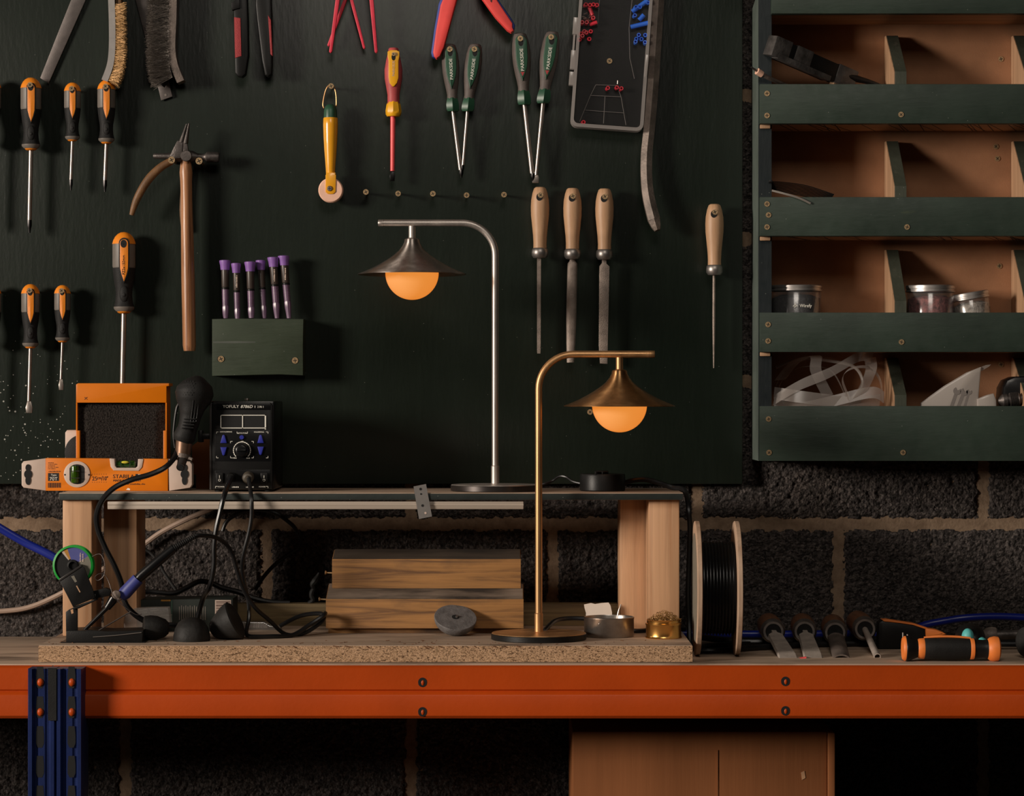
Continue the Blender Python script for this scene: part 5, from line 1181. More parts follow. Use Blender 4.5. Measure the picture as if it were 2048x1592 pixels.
for j in range(7):
    for i in range(4 + (j % 2)):
        x_ = 371 + i * 5.0 - (j % 2) * 2.5 - j * .6; y_ = 763 + j * 4.4; dz = ((x_ - 388) ** 2 + (y_ - 787) ** 2) / 38 ** 2
        if dz < .95:
            c = P(x_, y_, Yg + .004 - 38 * S(Yg) * math.sqrt(1 - dz) - .0004); q.lathe([(1.7 * S(Yg), 0), (1.7 * S(Yg), .0012)], c, (0, 1, 0), 8)
part('vent_holes', q, M['hole'], g, kind='stuff')
part('nozzle', MB().tpx([(369, 880, Yg), (367, 898, Yg), (365.5, 912, Yg - .001)], [17, 15.8, 14.8], 22, 1), mat('heat_tinted_steel', A(112, 88, 72), .4, .7, .25, 60), g, 'heat-tinted steel nozzle')
part('nozzle_clamp', MB().tpx([(367, 909, Yg - .001), (365.5, 917, Yg - .002)], [15.5, 14], 22, 1).tpx([(378, 916, Yg - .008), (385, 919, Yg - .010)], 3, 8, 1), M['rust'], g)
part('tip', MB().tpx([(366, 915, Yg - .002), (362.5, 930, Yg - .012), (361, 935, Yg - .018)], [10, 8.5, 8.5], 18, 1), M['oldsteel'], g)
part('tip_bore', MB().tpx([(361, 935, Yg - .018), (360.8, 935.6, Yg - .0188)], [6.4, 6.4], 18, 1), M['hole'], g)
part('grip_guard', MB().tpx([(362, 802, Yg), (354, 815, Yg), (349, 845, Yg), (347, 872, Yg), (350, 896, Yg)], [2.5, 3, 2.4, 2.2, 2], 8, 4), M['black'], g)

# round black inline dimmer
Y = -0.215; k = S(Y); yb = HY + (CZ - ZS) / k
c = P(1205, yb, Y)
r = thing('cable_puck', 'round black inline dimmer puck on the riser shelf behind the brass lamp', 'dimmer', c)
part('housing', MB().lathe([(43 * k, 0), (45.5 * k, 2 * k), (45.5 * k, 31 * k), (44 * k, 34 * k), (38 * k, 34.5 * k)], c, (0, 0, 1), 48), M['black'], r)
part('knob', MB().bpx(1190, yb - 40, 1217, yb - 33, Y - .010, Y + .012, .0012), M['black'], r)
part('rib', MB().bpx(1190, yb - 39, 1193, yb - 32, Y - .032, Y - .012, .0006).bpx(1204, yb - 39, 1206, yb - 32, Y - .032, Y - .012, .0006), M['black'], r)
# ------------------------------------------------------------------ things on the chipboard base and the bench
def yr(z, Y): return HY + (CZ - z) / S(Y)                          # image row of a height at depth Y
# timber offcuts
def timber(nm, label, x0, x1, prof, Yref, screws):
    a = P(x0, 0, Yref).x; b = P(x1, 0, Yref).x
    r = thing('timber_offcut', label, 'timber', ((a + b) / 2, prof[0][0], min(z for y, z in prof)), 'stacked timber offcuts')
    part('beam', MB().prism([Vector((a, y, z)) for y, z in prof], (b - a, 0, 0), .0015), M['oldpine'], r)
    fb, ft, bt, bb = prof
    n = Vector((0, -(bt[1] - ft[1]), bt[0] - ft[0])).normalized() * .0006
    part('weathered_top', MB().prism([Vector((a + .001, ft[0] + .001, ft[1])) + n * .2, Vector((b - .001, ft[0] + .001, ft[1])) + n * .2, Vector((b - .001, bt[0], bt[1])) + n * .2, Vector((a + .001, bt[0], bt[1])) + n * .2], n), M[nm], r)
    for sy in screws:
        p = Vector((a, prof[0][0] + .02, CZ - (sy - HY) * S(prof[0][0] + .02)))
        part('screw', MB().lathe([(.0012, -.003), (.0012, .009), (.003, .0105), (.0034, .0112), (.0034, .0118)], p, (-1, 0, .05), 10), M['zinc'], r)
    return r
timber('oldtop', 'larger lower timber offcut with a stained and weathered grey top', 651.5, 1047, ((-.25, ZR + .0085), (-.25, ZR + .0515), (-.186, ZR + .0700), (-.178, ZR + .0085)), -.25, (1199,))
timber('darktop', 'smaller upper timber offcut with a blackened top, lying on the larger one', 664, 1041.5, ((-.2085, ZR + .0648), (-.208, ZR + .1085), (-.158, ZR + .1200), (-.150, ZR + .0790)), -.208, (1146,))
a = P(656, 0, -.245).x; b = P(1042, 0, -.245).x
solo('packing_lath', MB().box((a, -.238, ZR), (b, -.182, ZR + .0084), .0006), M['oldpine'], 'thin pine lath lying under the larger timber offcut', 'lath')
solo('batten', MB().box((P(330, 0, -.10).x, -.104, ZR), (P(1236, 0, -.10).x, -.072, ZR + .034), .0012), M['batten'], 'long greenish treated batten lying along the wall behind the timbers', 'batten')

# grey half ball with a hole
c = P(911, 1246, -.275); nrm = Vector((.10, -.52, .85)).normalized(); R = .0315
pr = [(.0001, -R * .74)] + [(R * math.sin(t), -R * .75 * math.cos(t)) for t in [PI / 2 * i / 10 for i in range(2, 10)]] + [(R, 0), (R * .98, .0012), (.0055, .0014)]
r = thing('half_ball', 'grey rubber half ball with a hole in its flat face, in front of the timbers', 'half ball', c - Vector((0, 0, R)))
low = (nrm * 0 ).z
hb = MB().lathe(pr, c, nrm, 40); dz = ZR - min(v.z for v in hb.v); hb.xf(Matrix.Translation((0, 0, dz)))
part('body', hb, M['stonegrey'], r)
part('hole', MB().lathe([(.0056, .0004), (.0056, .0017)], c + Vector((0, 0, dz)), nrm, 18), M['hole'], r)
part('pin', MB().lathe([(.0022, 0), (.0022, .0035)], c + Vector((.002, 0, dz)), nrm, 10), M['ferrule'], r)

# tin, golden wool tin, paper
Y = -.290; k = S(Y); R = 50 * k; c = Vector((P(1218, 0, Y).x, Y, ZR))
r = thing('tin', 'open worn grey metal tin next to the brass lamp base', 'tin', c)
part('wall', MB().lathe([(R * .97, 0), (R, .0015), (R, .0260), (R * 1.012, .0268), (R * 1.012, .0286), (R * .985, .0290), (R * .965, .0270), (R * .96, .002), (.0001, .002)], c, (0, 0, 1), 56), M['tin'], r)
part('solder_drop', MB().ball(c + Vector((-R * .42, -R * .905, .021)), .0014, (1, .6, 1.2), 10), M['steel'], r)
part('wire_offcut', MB().tube([c + Vector((.010, 0, .012)), c + Vector((.013, -.002, .034)), c + Vector((.0175, 0, .047))], .0009, 6, 3), M['steel'], r)
Y = -.314; k = S(Y); R = 35.5 * k; c = Vector((P(1327, 0, Y).x, Y, ZR))
r = thing('wool_tin', 'small golden tin filled with curly brass wool in front of the right posts', 'tin', c)
part('wall', MB().lathe([(R * 1.02, 0), (R * 1.04, .001), (R * 1.0, .0025), (R * .99, .0045), (R * .99, .0185), (R * 1.02, .0195), (R * 1.02, .0215), (R * .95, .0222), (R * .95, .0255), (R * .97, .0265), (R * .93, .027), (R * .92, .004), (.0001, .004)], c, (0, 0, 1), 56), M['brass_tin'], r)
random.seed(11); m = MB()
for i in range(260):
    a_ = random.uniform(0, 2 * PI); q = R * .82 * math.sqrt(random.random()); h_ = .021 + .0165 * random.random() * (1.1 - (q / R) ** 2)
    p = c + Vector((q * math.cos(a_) + .002, q * math.sin(a_), h_)); rr_ = random.uniform(.0012, .0026); ax = Vector((random.gauss(0, 1), random.gauss(0, 1), random.gauss(0, 1))).normalized()
    u = ax.orthogonal().normalized(); v = ax.cross(u)
    m.tube([p + u * rr_ * math.cos(t) + v * rr_ * math.sin(t) + ax * t * .0004 for t in [j * .9 for j in range(7)]], .00042, 3, 1)
part('brass_wool', m, M['bristle_brass'], r, 'curly brass wool', kind='stuff')
part('filling', MB().lathe([(R * .9, .018), (R * .75, .024), (.0001, .0255)], c, (0, 0, 1), 24), M['hole'], r)
Y = -.112
yb = yr(ZR + .0342, Y)
m = MB().ppx([(1168, 1209), (1182, 1206), (1190, 1208), (1203, 1206), (1217, 1205), (1221, 1211), (1224, 1225), (1224, 1262), (1170, 1262), (1172, 1226), (1169, 1216)], -.2006, -.2000)
solo('paper_scrap', m, M['paper'], 'torn white paper scrap standing up behind the grey tin', 'paper')

# dark printed carton and clear packs behind the stand
Y = -.205; yb = yr(ZR, Y)
r = thing('carton', 'flat dark green printed carton with a barcode label under the shelf', 'carton', P(405, yb, Y))
part('box', MB().ppx([(280, 1200), (466, 1197), (466, yb), (280, yb)], Y, Y + .07, .001), M['boxgreen'], r)
lb = part('barcode_label', MB().bpx(430, 1200, 462, 1242, Y - .0005, Y + .0005), M['white'], r)
m = MB(); yy_ = 1203
for i in range(11):
    w_ = (1.6, 1, 2.2, 1.2)[i % 4]; m.bpx(432, yy_, 460, yy_ + w_, Y - .0008, Y); yy_ += w_ + (1.7, 2.2, 1.3)[i % 3]
part('bars', m, mat('brown_print', A(74, 52, 44), .6), lb, kind='stuff')
m = MB()
for i in range(13): m.bpx(358 + i * 4.3, 1213 - (i % 2) * 2, 359.6 + i * 4.3, 1240, Y - .0004, Y)
part('stripe_print', m, M['grey'], r, kind='stuff')
part('corner_line', MB().bpx(342, 1201, 345, 1243, Y - .0005, Y), mat('pale_green_edge', A(44, 66, 56), .5), r)
part('mustard_line', MB().bpx(322, 1199.5, 341, 1202.5, Y - .0005, Y), M['mustard'], r)
Y = -.250; yb = yr(ZR, Y)
r = thing('clear_pack', 'crinkled clear plastic pack with silvery contents in front of the dark carton', 'clear pack', P(292, yb, Y))
part('film', MB().ppx([(246, 1244), (250, 1228), (270, 1216), (337, 1215), (341, 1246), (300, 1253), (248, yb)], Y, Y + .02, .003), M['blister'], r)
random.seed(3); m = MB()
for i in range(26):
    x_, y_ = random.uniform(252, 330), random.uniform(1220, 1247); m.tpx([(x_, y_, Y + .004), (x_ + random.uniform(8, 22), y_ + random.uniform(-4, 2), Y + .006)], .9, 5, 1)
part('slivers', m, M['alu'], r, kind='stuff')
Y = -.185; yb = yr(ZR, Y)
r = thing('clear_tray', 'long ribbed clear plastic tray lying behind the dark rubber cups', 'clear tray', P(470, yb, Y))
part('tray', MB().ppx([(345, 1243), (528, 1245), (540, 1252), (560, 1254), (562, yb), (345, yb)], Y, Y + .025, .001), M['blister'], r)
m = MB()
for i in range(20): m.bpx(492 + i * 2.2, 1246, 493.2 + i * 2.2, 1256, Y - .0006, Y)
part('ribs', m, M['alu'], r, kind='stuff')

# dark rubber cups
Y = -.362; k = S(Y); c = Vector((P(383.5, 0, Y).x, Y, ZR)); R = 37 * k
part('body', MB().lathe([(R * .98, 0), (R, .002), (R * .99, .008), (R * .90, .018), (R * .72, .0265), (R * .45, .0318), (R * .2, .0335), (.0001, .0338)], c, (0, 0, 1), 36), M['cupgrey'], thing('rubber_cup', 'dark rubber dome standing flat on the chipboard in front of the carton', 'rubber cup', c, 'scuffed dark rubber cups'))
nrm = Vector((.80, -.40, -.44)).normalized(); c0 = P(440, 1246, -.325); R = .0275
m = MB().lathe([(.0060, -.042), (.0085, -.040), (.0120, -.026), (.0185, -.012), (R * .93, -.003), (R, .001), (R, .0035), (R * .9, .0045), (.0001, .003)], c0 + Vector((.010, 0, 0)), Vector((.62, -.25, .30)), 36)
m = MB().lathe([(.0090, 0), (.0130, .003), (.0190, .013), (.0245, .024), (.0280, .034), (.0284, .038), (.026, .040), (.0001, .039)], P(424, 1268, -.335), Vector((.84, -.12, .42)), 36)
dz = ZR - min(v.z for v in m.v); m.xf(Matrix.Translation((0, 0, dz)))
solo('rubber_cup', m, M['cupgrey'], 'dark rubber cup lying tilted on its rim, the tallest of the three', 'rubber cup', 'scuffed dark rubber cups')
m = MB().lathe([(.0125, 0), (.0165, .0015), (.0180, .010), (.0172, .020), (.0130, .032), (.0080, .037), (.0001, .038)], P(286, 1270, -.352), Vector((.95, .2, -.05)), 30)
dz = ZR - min(v.z for v in m.v); m.xf(Matrix.Translation((0, 0, dz)))
solo('rubber_cup', m, M['cupgrey'], 'dark rubber cup lying on its side next to the soldering stand', 'rubber cup', 'scuffed dark rubber cups')

# soldering stand with reel, iron
Yt = -.395; yb = yr(ZR, Yt)
r = thing('iron_stand', 'black metal soldering iron stand with an upright bracket carrying the solder reel', 'stand', P(205, yb, Yt))
part('base_tray', MB().ppx([(132, yb), (132, 1262), (178, 1260), (215, 1263), (286, 1261), (284, yb)], Yt, Yt + .060, .001).bpx(121, yb - 1.5, 290, yb, Yt - .004, Yt + .064), M['black'], r)
part('tray_lip', MB().tpx([(186, 1274, Yt - .001), (230, 1271, Yt - .001), (283, 1265, Yt - .001)], 1.0, 6, 1), mat('worn_edge', (.2, .18, .165), .4, .6), r)
part('upright', MB().ppx([(132, 1263), (131.5, 1224), (138, 1219), (150, 1214), (155, 1216), (155, 1263)], Yt + .004, Yt + .007, .0005), M['black'], r)
part('slot', MB().ppx([(141, 1220), (146, 1218), (147, 1226), (143, 1228)], Yt + .0036, Yt + .005), M['pine'], r)
part('bracket', MB().ppx([(118, 1160), (163, 1131), (169, 1136), (172, 1145), (186, 1180), (190, 1196), (146, 1214)], Yt - .004, Yt - .001, .0005), M['black'], r)
part('bracket_lip', MB().ppx([(117, 1159), (162, 1129), (164, 1133), (119, 1163)], Yt - .005, Yt + .024, .0004), mat('worn_black_steel', (.05, .046, .043), .35, .4), r)
part('bracket_arm', MB().ppx([(146, 1214), (186, 1200), (192, 1189), (194, 1200), (182, 1206), (158, 1217), (146, 1219)], Yt - .002, Yt + .012, .001), M['black'], r)
part('slot', MB().ppx([(142, 1153), (148, 1151), (154, 1163), (150, 1165)], Yt - .0044, Yt - .003), M['reelgrey'], r)
part('slot', MB().ppx([(152, 1172), (154, 1171), (161, 1184), (159, 1185)], Yt - .0044, Yt - .003), M['divider_raw'], r)
part('clamp', MB().ppx([(186, 1182), (210, 1176), (222, 1180), (218, 1192), (196, 1196), (188, 1202)], Yt + .002, Yt + .016, .001).bpx(185, 1188, 192, 1199, Yt - .003, Yt + .016, .001), M['black'], r)
part('clamp_knob', MB().lathe([(.006, 0), (.0066, .002), (.006, .006), (.003, .007)], P(233, 1189, Yt + .004), (.1, -1, 0), 14), M['rust'], r)
part('tube_holder', MB().tpx([(228, 1196, Yt + .012), (222, 1205, Yt + .012), (214, 1216, Yt + .012)], [10, 9, 7], 18, 1).tpx([(216, 1214, Yt + .012), (166, 1263, Yt + .012)], [4.5, 3.6], 12, 1), M['black_gloss'], r)
part('thin_rod', MB().tpx([(262, 1223, Yt + .02), (182, 1270, Yt + .008)], 1.4, 6, 1), M['oldsteel'], r)
c = P(146, 1131, Yt + .003)
rl = thing('solder_reel', 'green rimmed solder reel with a blue and grey label on the stand bracket', 'reel', c - Vector((0, 0, .028)))
kk = S(Yt)
part('rim', MB().lathe([(39 * kk, 0), (40.5 * kk, .0006), (40.5 * kk, .002), (36.5 * kk, .0028), (36 * kk, .001)], c, (0, -1, 0), 44, False).lathe([(40.5 * kk, -.016), (40.5 * kk, -.0135), (20 * kk, -.0135), (20 * kk, -.016)], c, (0, -1, 0), 40), M['reelgreen'], rl)
def wedge(a0, a1, r0, r1, off, mt, nm):
    n = 10; pts = [c + Vector((r1 * kk * math.cos(math.radians(a0 + (a1 - a0) * i / n)), -off, r1 * kk * math.sin(math.radians(a0 + (a1 - a0) * i / n)))) for i in range(n + 1)]
    pts += [c + Vector((r0 * kk * math.cos(math.radians(a1 - (a1 - a0) * i / n)), -off, r0 * kk * math.sin(math.radians(a1 - (a1 - a0) * i / n)))) for i in range(n + 1)]
    return part(nm, MB().prism(pts, (0, .0008, 0)), mt, rl)
wedge(0, 180, 1, 37, .0004, M['hole'], 'flange'); wedge(180, 360, 1, 37, .0004, M['hole'], 'flange')
wedge(32, 108, 12, 37, .0012, M['reelblue'], 'label'); wedge(108, 122, 14, 37, .0012, M['mustard'], 'label'); wedge(122, 130, 14, 37, .0012, M['white'], 'label'); wedge(-48, 32, 12, 37, .0012, M['reelgrey'], 'label')
part('hub', MB().lathe([(11 * kk, 0), (11 * kk, .004), (8 * kk, .0045), (7 * kk, .001), (.0001, .001)], c, (0, -1, 0), 24), M['black'], rl)
part('winding', MB().lathe([(27 * kk, -.0135), (27 * kk, 0)], c, (0, -1, 0), 30), M['ferrule'], rl)
part('small_print', smallprint(159, 1106, 162, 1124, Yt + .0012, 6, True).join(smallprint(164, 1108, 167, 1124, Yt + .0012, 5, True, 4)), M['white'], rl, kind='stuff')
part('loose_wire', MB().tpx([(184, 1113, Yt + .002), (200, 1108, Yt - .002), (209, 1125, Yt - .004), (208, 1150, Yt - .003), (196, 1161, Yt - .002), (190, 1155, Yt - .003), (197, 1148, Yt - .004), (208, 1148, Yt - .004), (216, 1160, Yt - .004), (222, 1178, Yt - .006), (228, 1193, Yt - .007), (248, 1213, Yt - .007), (272, 1229, Yt - .006), (284, 1228, Yt - .005)], .7, 5, 5), M['oldsteel'], rl, 'loose end of thin solder wire')
ir = thing('soldering_iron', 'soldering iron with a blue collar leaning up out of its stand', 'soldering iron', P(250, 1195, Yt + .012))
Yi = Yt + .012
part('collar', MB().tpx([(242, 1194, Yi), (250, 1186, Yi), (276, 1158, Yi)], [10.5, 13.5, 12.5], 20, 1), M['bluehandle'], ir, 'blue collar')
part('handle', MB().tpx([(274, 1160, Yi), (282, 1152, Yi), (320, 1119, Yi), (348, 1096, Yi)], [9, 10.4, 10.4, 9], 20, 1), M['black_gloss'], ir)
sp = []; rad = []
for i in range(13):
    t = i / 12; x_ = 346 + 42 * t; y_ = 1097.5 - 24 * t
    for q_, rr_ in ((0, 8.4), (.45, 8.4), (.5, 6.4), (.95, 6.4)): sp.append((x_ + 3.3 * q_, y_ - 1.9 * q_, Yi)); rad.append((rr_ - 3.0 * t))
part('strain_relief', MB().tpx(sp, rad, 14, 1), M['rubber'], ir)
part('barrel', MB().tpx([(244, 1193, Yi), (225, 1207, Yi)], [5, 4], 12, 1), M['steel'], ir)

# ------------------------------------------------------------------ leads, cables and hoses
def cable(pts, r, label, m_='cable', name='cable', cat='cable', sq=1.0, n=8, res=7):
    return solo(name, MB().tpx(pts, r, n, res, 0, sq), M[m_], label, cat)
zc = lambda x, r_, Y: (x, yr(ZR, Y) - r_, Y)
cable([(356, 898, -.272), (349, 915, -.285), (330, 935, -.300), (300, 949, -.306), (262, 960, -.308), (228, 976, -.314), (205, 1000, -.318), (193, 1030, -.318), (196, 1060, -.317), (210, 1095, -.316), (228, 1130, -.316), (242, 1165, -.318), (248, 1200, -.325), (262, 1222, -.325), (286, 1240, -.320), (318, 1250, -.315), (352, 1251, -.310), zc(392, 6, -.300)], 5.6, 'thick black lead of the hot air gun hanging over the level and the shelf edge')
cable([(463, 955, -.274), (458, 966, -.292), (448, 992, -.315), (440, 1025, -.318), (432, 1060, -.318), (428, 1095, -.316), (428, 1125, -.314), (424, 1155, -.310), (417, 1178, -.300), (405, 1200, -.275), zc(388, 4, -.262)], 5.0, 'black lead dropping from the first front socket of the station')
cable([(497, 957, -.280), (500, 975, -.300), (503, 1000, -.315), (503, 1035, -.316), (498, 1065, -.314), (489, 1100, -.310), (484, 1130, -.305), (488, 1165, -.300), (497, 1205, -.300), (498, 1235, -.305), (494, 1256, -.315), (493, 1268, -.325), zc(503, 5, -.335), zc(545, 5, -.330), zc(585, 5, -.310), (620, 1249, -.290), (646, 1232, -.280), (651, 1226, -.270)], 4.3, 'black lead dropping from the round station plug and looping towards the timbers')
cable([(386, 1072, -.382), (400, 1071, -.378), (425, 1073, -.365), (450, 1086, -.350), (465, 1110, -.342), (474, 1140, -.335), (488, 1180, -.325), (510, 1215, -.315), (538, 1240, -.300), zc(570, 5, -.290), zc(605, 5, -.285), (635, 1250, -.278), (648, 1236, -.272), (640, 1227, -.266), (600, 1232, -.262), (560, 1252, -.258)], 4.4, 'black lead of the soldering iron arching over and coiling by the timbers')
cable([(262, 1186, -.120), (300, 1184, -.105), (345, 1187, -.100), (372, 1176, -.092), (398, 1163, -.085), (422, 1166, -.085), (445, 1176, -.085), (480, 1185, -.085), (505, 1196, -.085), (540, 1204, -.085), (580, 1206, -.085)], 5.5, 'thick wavy black hose lying along the wall behind the carton', name='hose', cat='hose')
cable([(268, 1078, -.05), (285, 1095, -.05), (300, 1105, -.05), (315, 1122, -.055), (330, 1148, -.06), (345, 1170, -.07), (356, 1186, -.075)], 3.0, 'thin dark cable slanting down the wall past the pale cable', m_='rubber')
cable([(445, 1062, -.03), (452, 1045, -.03), (466, 1033, -.03), (500, 1020, -.03), (545, 1024, -.03), (575, 1042, -.03), (592, 1060, -.03), (600, 1090, -.03), (560, 1120, -.03), (530, 1150, -.035), (510, 1180, -.04)], 4.0, 'dark cable curling against the wall below the shelf')
cable([(-420, 1190, -.018), (-220, 1212, -.018), (-40, 1222, -.018), (20, 1221, -.018), (60, 1214, -.018), (100, 1198, -.018), (150, 1172, -.02), (220, 1130, -.02), (275, 1098, -.02), (320, 1066, -.02), (370, 1040, -.02), (420, 1018, -.02), (450, 1000, -.02)], 5.2, 'pale off-white cable running up along the block wall behind the posts', m_='whitecable')
cable([(-420, 830, -.06), (-200, 938, -.08), (-60, 1018, -.10), (0, 1056, -.10), (50, 1085, -.10), (100, 1110, -.105), (150, 1140, -.11), (172, 1160, -.112)], 8.2, 'thick blue hose slanting down behind the left posts', m_='bluehose', name='hose', cat='hose', sq=.7, n=12)
zb = lambda x, r_, Y: (x, yr(ZB, Y) - r_, Y)
cable([zb(1240, 9, -.030), zb(1400, 9, -.040), zb(1520, 9, -.050), zb(1640, 9, -.045), zb(1740, 9, -.040), zb(1800, 9, -.04), (1850, 1250, -.05), (1890, 1242, -.055), (1930, 1236, -.06), (1990, 1233, -.06), (2060, 1236, -.06), (2110, 1244, -.06)], 7.4, 'blue hose lying on the bench along the wall and rising behind the tools', m_='bluehose', name='hose', cat='hose', n=12)
cable([(1066, 972, -.19), (1088, 968, -.19), (1104, 962, -.185), (1118, 953, -.185), (1132, 954, -.19), (1146, 963, -.2), (1166, 968, -.21)], 2.6, 'thin black lamp lead between the silver lamp base and the dimmer puck', res=8)
cable([(1246, 966, -.205), (1264, 961, -.20), (1290, 959, -.20), (1318, 966, -.20), (1345, 975, -.20), (1364, 978, -.21), (1373, 990, -.23), (1377, 1020, -.25), (1380, 1060, -.25), (1378, 1120, -.25), (1376, 1190, -.25), (1378, 1240, -.25), zb(1384, 6, -.26), zb(1420, 6, -.215), zb(1500, 6, -.19)], 5.2, 'black lead from the dimmer puck dropping behind the right post')
cable([(1089, 1262, -.31), (1098, 1252, -.27), (1112, 1241, -.24), (1134, 1237, -.225), (1165, 1237, -.22), (1200, 1241, -.22), (1240, 1252, -.225), zc(1268, 5, -.235), zc(1310, 5, -.22), zc(1370, 4, -.20)], 4.6, 'black lead curving from the brass lamp base behind the grey tin')
cable([zb(1392, 6, -.30), zb(1440, 7, -.30), zb(1500, 7, -.26), zb(1560, 7, -.235), zb(1620, 7, -.205), zb(1700, 7, -.19), zb(1790, 6, -.185), zb(1880, 6, -.19), zb(1960, 6, -.19), zb(2110, 6, -.19)], 5.6, 'black cable running along the bench behind the chisels, nearest the bench edge')
cable([zb(1395, 14, -.14), zb(1480, 7, -.16), zb(1560, 7, -.16), zb(1660, 7, -.14), zb(1760, 7, -.12), zb(1860, 7, -.11), zb(1980, 7, -.11), zb(2110, 7, -.11)], 6.5, 'black cable running along the bench close to the wall behind the chisel handles')
cable([(638, 1145, -.09), (635, 1153, -.09), (630, 1162, -.092), (625, 1169, -.092), (627, 1177, -.09), (624, 1184, -.09), (623, 1192, -.09), (626, 1200, -.09), (618, 1206, -.088)], [1.5, 4.5, 7, 5.5, 4.5, 5.5, 5, 5, 4.5], 'short twisted dark cable end sticking up behind the timbers', m_='rubber', res=5)

# cable spool
r = thing('cable_spool', 'wooden cable spool of black cable standing on its rims beside the riser', 'spool', (P(1430, 0, -.32).x, -.32, ZB))
Rs = .0975; cz = ZB + Rs; rot = Matrix.Rotation(math.radians(-1.0), 4, 'Z')
for px in (1389, 1468):
    c = Vector((P(px, 0, -.32).x, -.32, cz)); ax = rot @ Vector((1, 0, 0))
    fl = part('flange', MB().lathe([(.004, 0), (Rs - .001, 0), (Rs, .0008), (Rs, .0062), (Rs - .001, .007), (.004, .007)], c, ax, 72), M['ply'], r, 'round plywood flange')
    if px == 1389: part('face_label', MB().lathe([(.02, -.0004), (.080, -.0004), (.080, .0002), (.02, .0002)], c, ax, 48), M['reelgrey'], fl)
c = Vector((P(1391, 0, -.32).x, -.32, cz)); Lc = P(1468, 0, -.32).x - c.x; pr = []
n = 12
for i in range(n):
    a_ = Lc * (i + .12) / n; b_ = Lc * (i + .5) / n; e_ = Lc * (i + .88) / n; pr += [(.066, a_), (.069, b_), (.066, e_)]
part('wound_cable', MB().lathe(pr, c, rot @ Vector((1, 0, 0)), 40), M['cable'], r)

# chisels pointing at the room
def chisel(xf, yf, xt, yt_, label, kind, hx):
    Yf, Yt_ = -.205, -.365
    f = P(xf, yf, Yf); t = P(xt, yt_, Yt_); t.z = ZB + .0012
    d = (t - f).normalized(); r = thing('chisel', label, 'chisel', t, 'wood handled chisels')
    bk = P(hx, yf - 16, -.075); hd = (bk - f).normalized(); Lh = (bk - f).length
    part('handle', MB().lathe([(.0125, .002), (.0150, .010), (.0180, .03), (.0188, Lh * .5), (.0178, Lh * .8), (.014, Lh * .97), (.005, Lh)], f, hd, 26), M['chiselwood'], r)
    part('ferrule', MB().lathe([(.0118, -.009), (.0150, -.0092), (.0178, -.003), (.0186, .004), (.0150, .012)], f, hd, 28, False), M['ferrule'], r, 'shiny collar with a dark socket')
    part('socket', MB().lathe([(.0117, -.0088), (.0001, -.0060)], f, hd, 24, False).lathe([(.0118, -.0080), (.0118, -.0088)], f, hd, 24, False), M['hole'], r)
    side = Vector((1, 0, 0)); side = (side - d * side.dot(d)).normalized(); up = side.cross(d); up = up if up.z > 0 else -up
    L_ = (t - f).length; b0 = f + d * .008
    def sec(s_, w_, h_, o=0.0): q = f + d * s_ + up * o; return [q - side * w_ - up * h_, q + side * w_ - up * h_, q + side * w_ * .86 + up * h_, q - side * w_ * .86 + up * h_]
    m = MB()
    if kind == 'flat':
        m.rings([sec(.006, .004, .003), sec(.020, .0042, .003), sec(.028, .0115, .0022), sec(L_ - .012, .0140, .0018), sec(L_, .0140, .0003, -.0014)])
    elif kind == 'gouge':
        def arc(s_, w_, b_):
            q = f + d * s_; n_ = 9; o_ = [q + side * w_ * math.sin(-1.2 + 2.4 * i / (n_ - 1)) / math.sin(1.2) + up * (b_ * (math.cos(-1.2 + 2.4 * i / (n_ - 1)) - .5)) for i in range(n_)]
            return o_ + [p - up * .0025 for p in o_[::-1]]
        m.rings([arc(.010, .005, .003), arc(.026, .0125, .010), arc(L_ - .02, .0125, .010), arc(L_ - .001, .0118, .008)])
    else:
        m.lathe([(.0042, .004), (.0046, .03), (.0052, L_ - .006), (.0052, L_ - .001), (.0040, L_ - .0008), (.0038, L_ - .02), (.0001, L_ - .02)], f, d, 16)
    part('blade', m, M['rust'] if kind == 'gouge' else M['chiselsteel'], r, 'bright flat blade' if kind == 'flat' else None)
chisel(1546, 1262, 1577, 1314, 'flat chisel with broad bright blade, first from the spool', 'flat', 1535)
chisel(1609, 1262, 1627, 1314, 'flat chisel with a chipped bright blade, second from the spool', 'flat', 1603)
chisel(1670, 1264, 1683, 1313, 'rusty wide gouge, third of the four chisels', 'gouge', 1664)
chisel(1729, 1257, 1755, 1308, 'narrow round gouge with a slim shaft, nearest the orange tools', 'round', 1712)
solo('plastic_scrap', MB().ppx([(1600, 1316), (1613, 1314), (1612, 1318), (1602, 1318)], -.372, -.362).xf(Matrix.Translation((0, 0, 0))), M['red_shaft'], 'tiny pink plastic scrap under the second chisel tip', 'scrap')

# orange and black handled tools
Y = -.413; k = S(Y); r = thing('handle_grip', 'black and orange rubber tool handle lying along the front of the bench', 'handle', P(1900, 1325, Y))
def hx(pr, mt, nm, lab=None, n=28): part(nm, MB().lathe([(a_ * k, (x_ - 1805) * k) for a_, x_ in pr], Vector((P(1805, 0, Y).x, Y, ZB + 25.5 * k)), Vector((1, 0, -.006)), n), M[mt], r, lab)
hx([(12, 1804), (22, 1805), (25, 1809), (25, 1811)], 'orange_tool', 'end_cap', 'orange end cap')
hx([(24.5, 1810), (26, 1812), (25, 1818), (21, 1827), (17.5, 1836), (17, 1846)], 'black', 'flare')
hx([(17.4, 1834), (20, 1838), (21, 1846), (20, 1850)], 'orange_tool', 'band', 'orange band')
hx([(18.5, 1843), (21.4, 1850), (22.3, 1870), (22.8, 1895), (22, 1920), (20.5, 1942)], 'rubber', 'grip')
hx([(20.6, 1939), (21.4, 1940.5), (21, 1947), (19.5, 1948)], 'orange_tool', 'band', 'orange band')
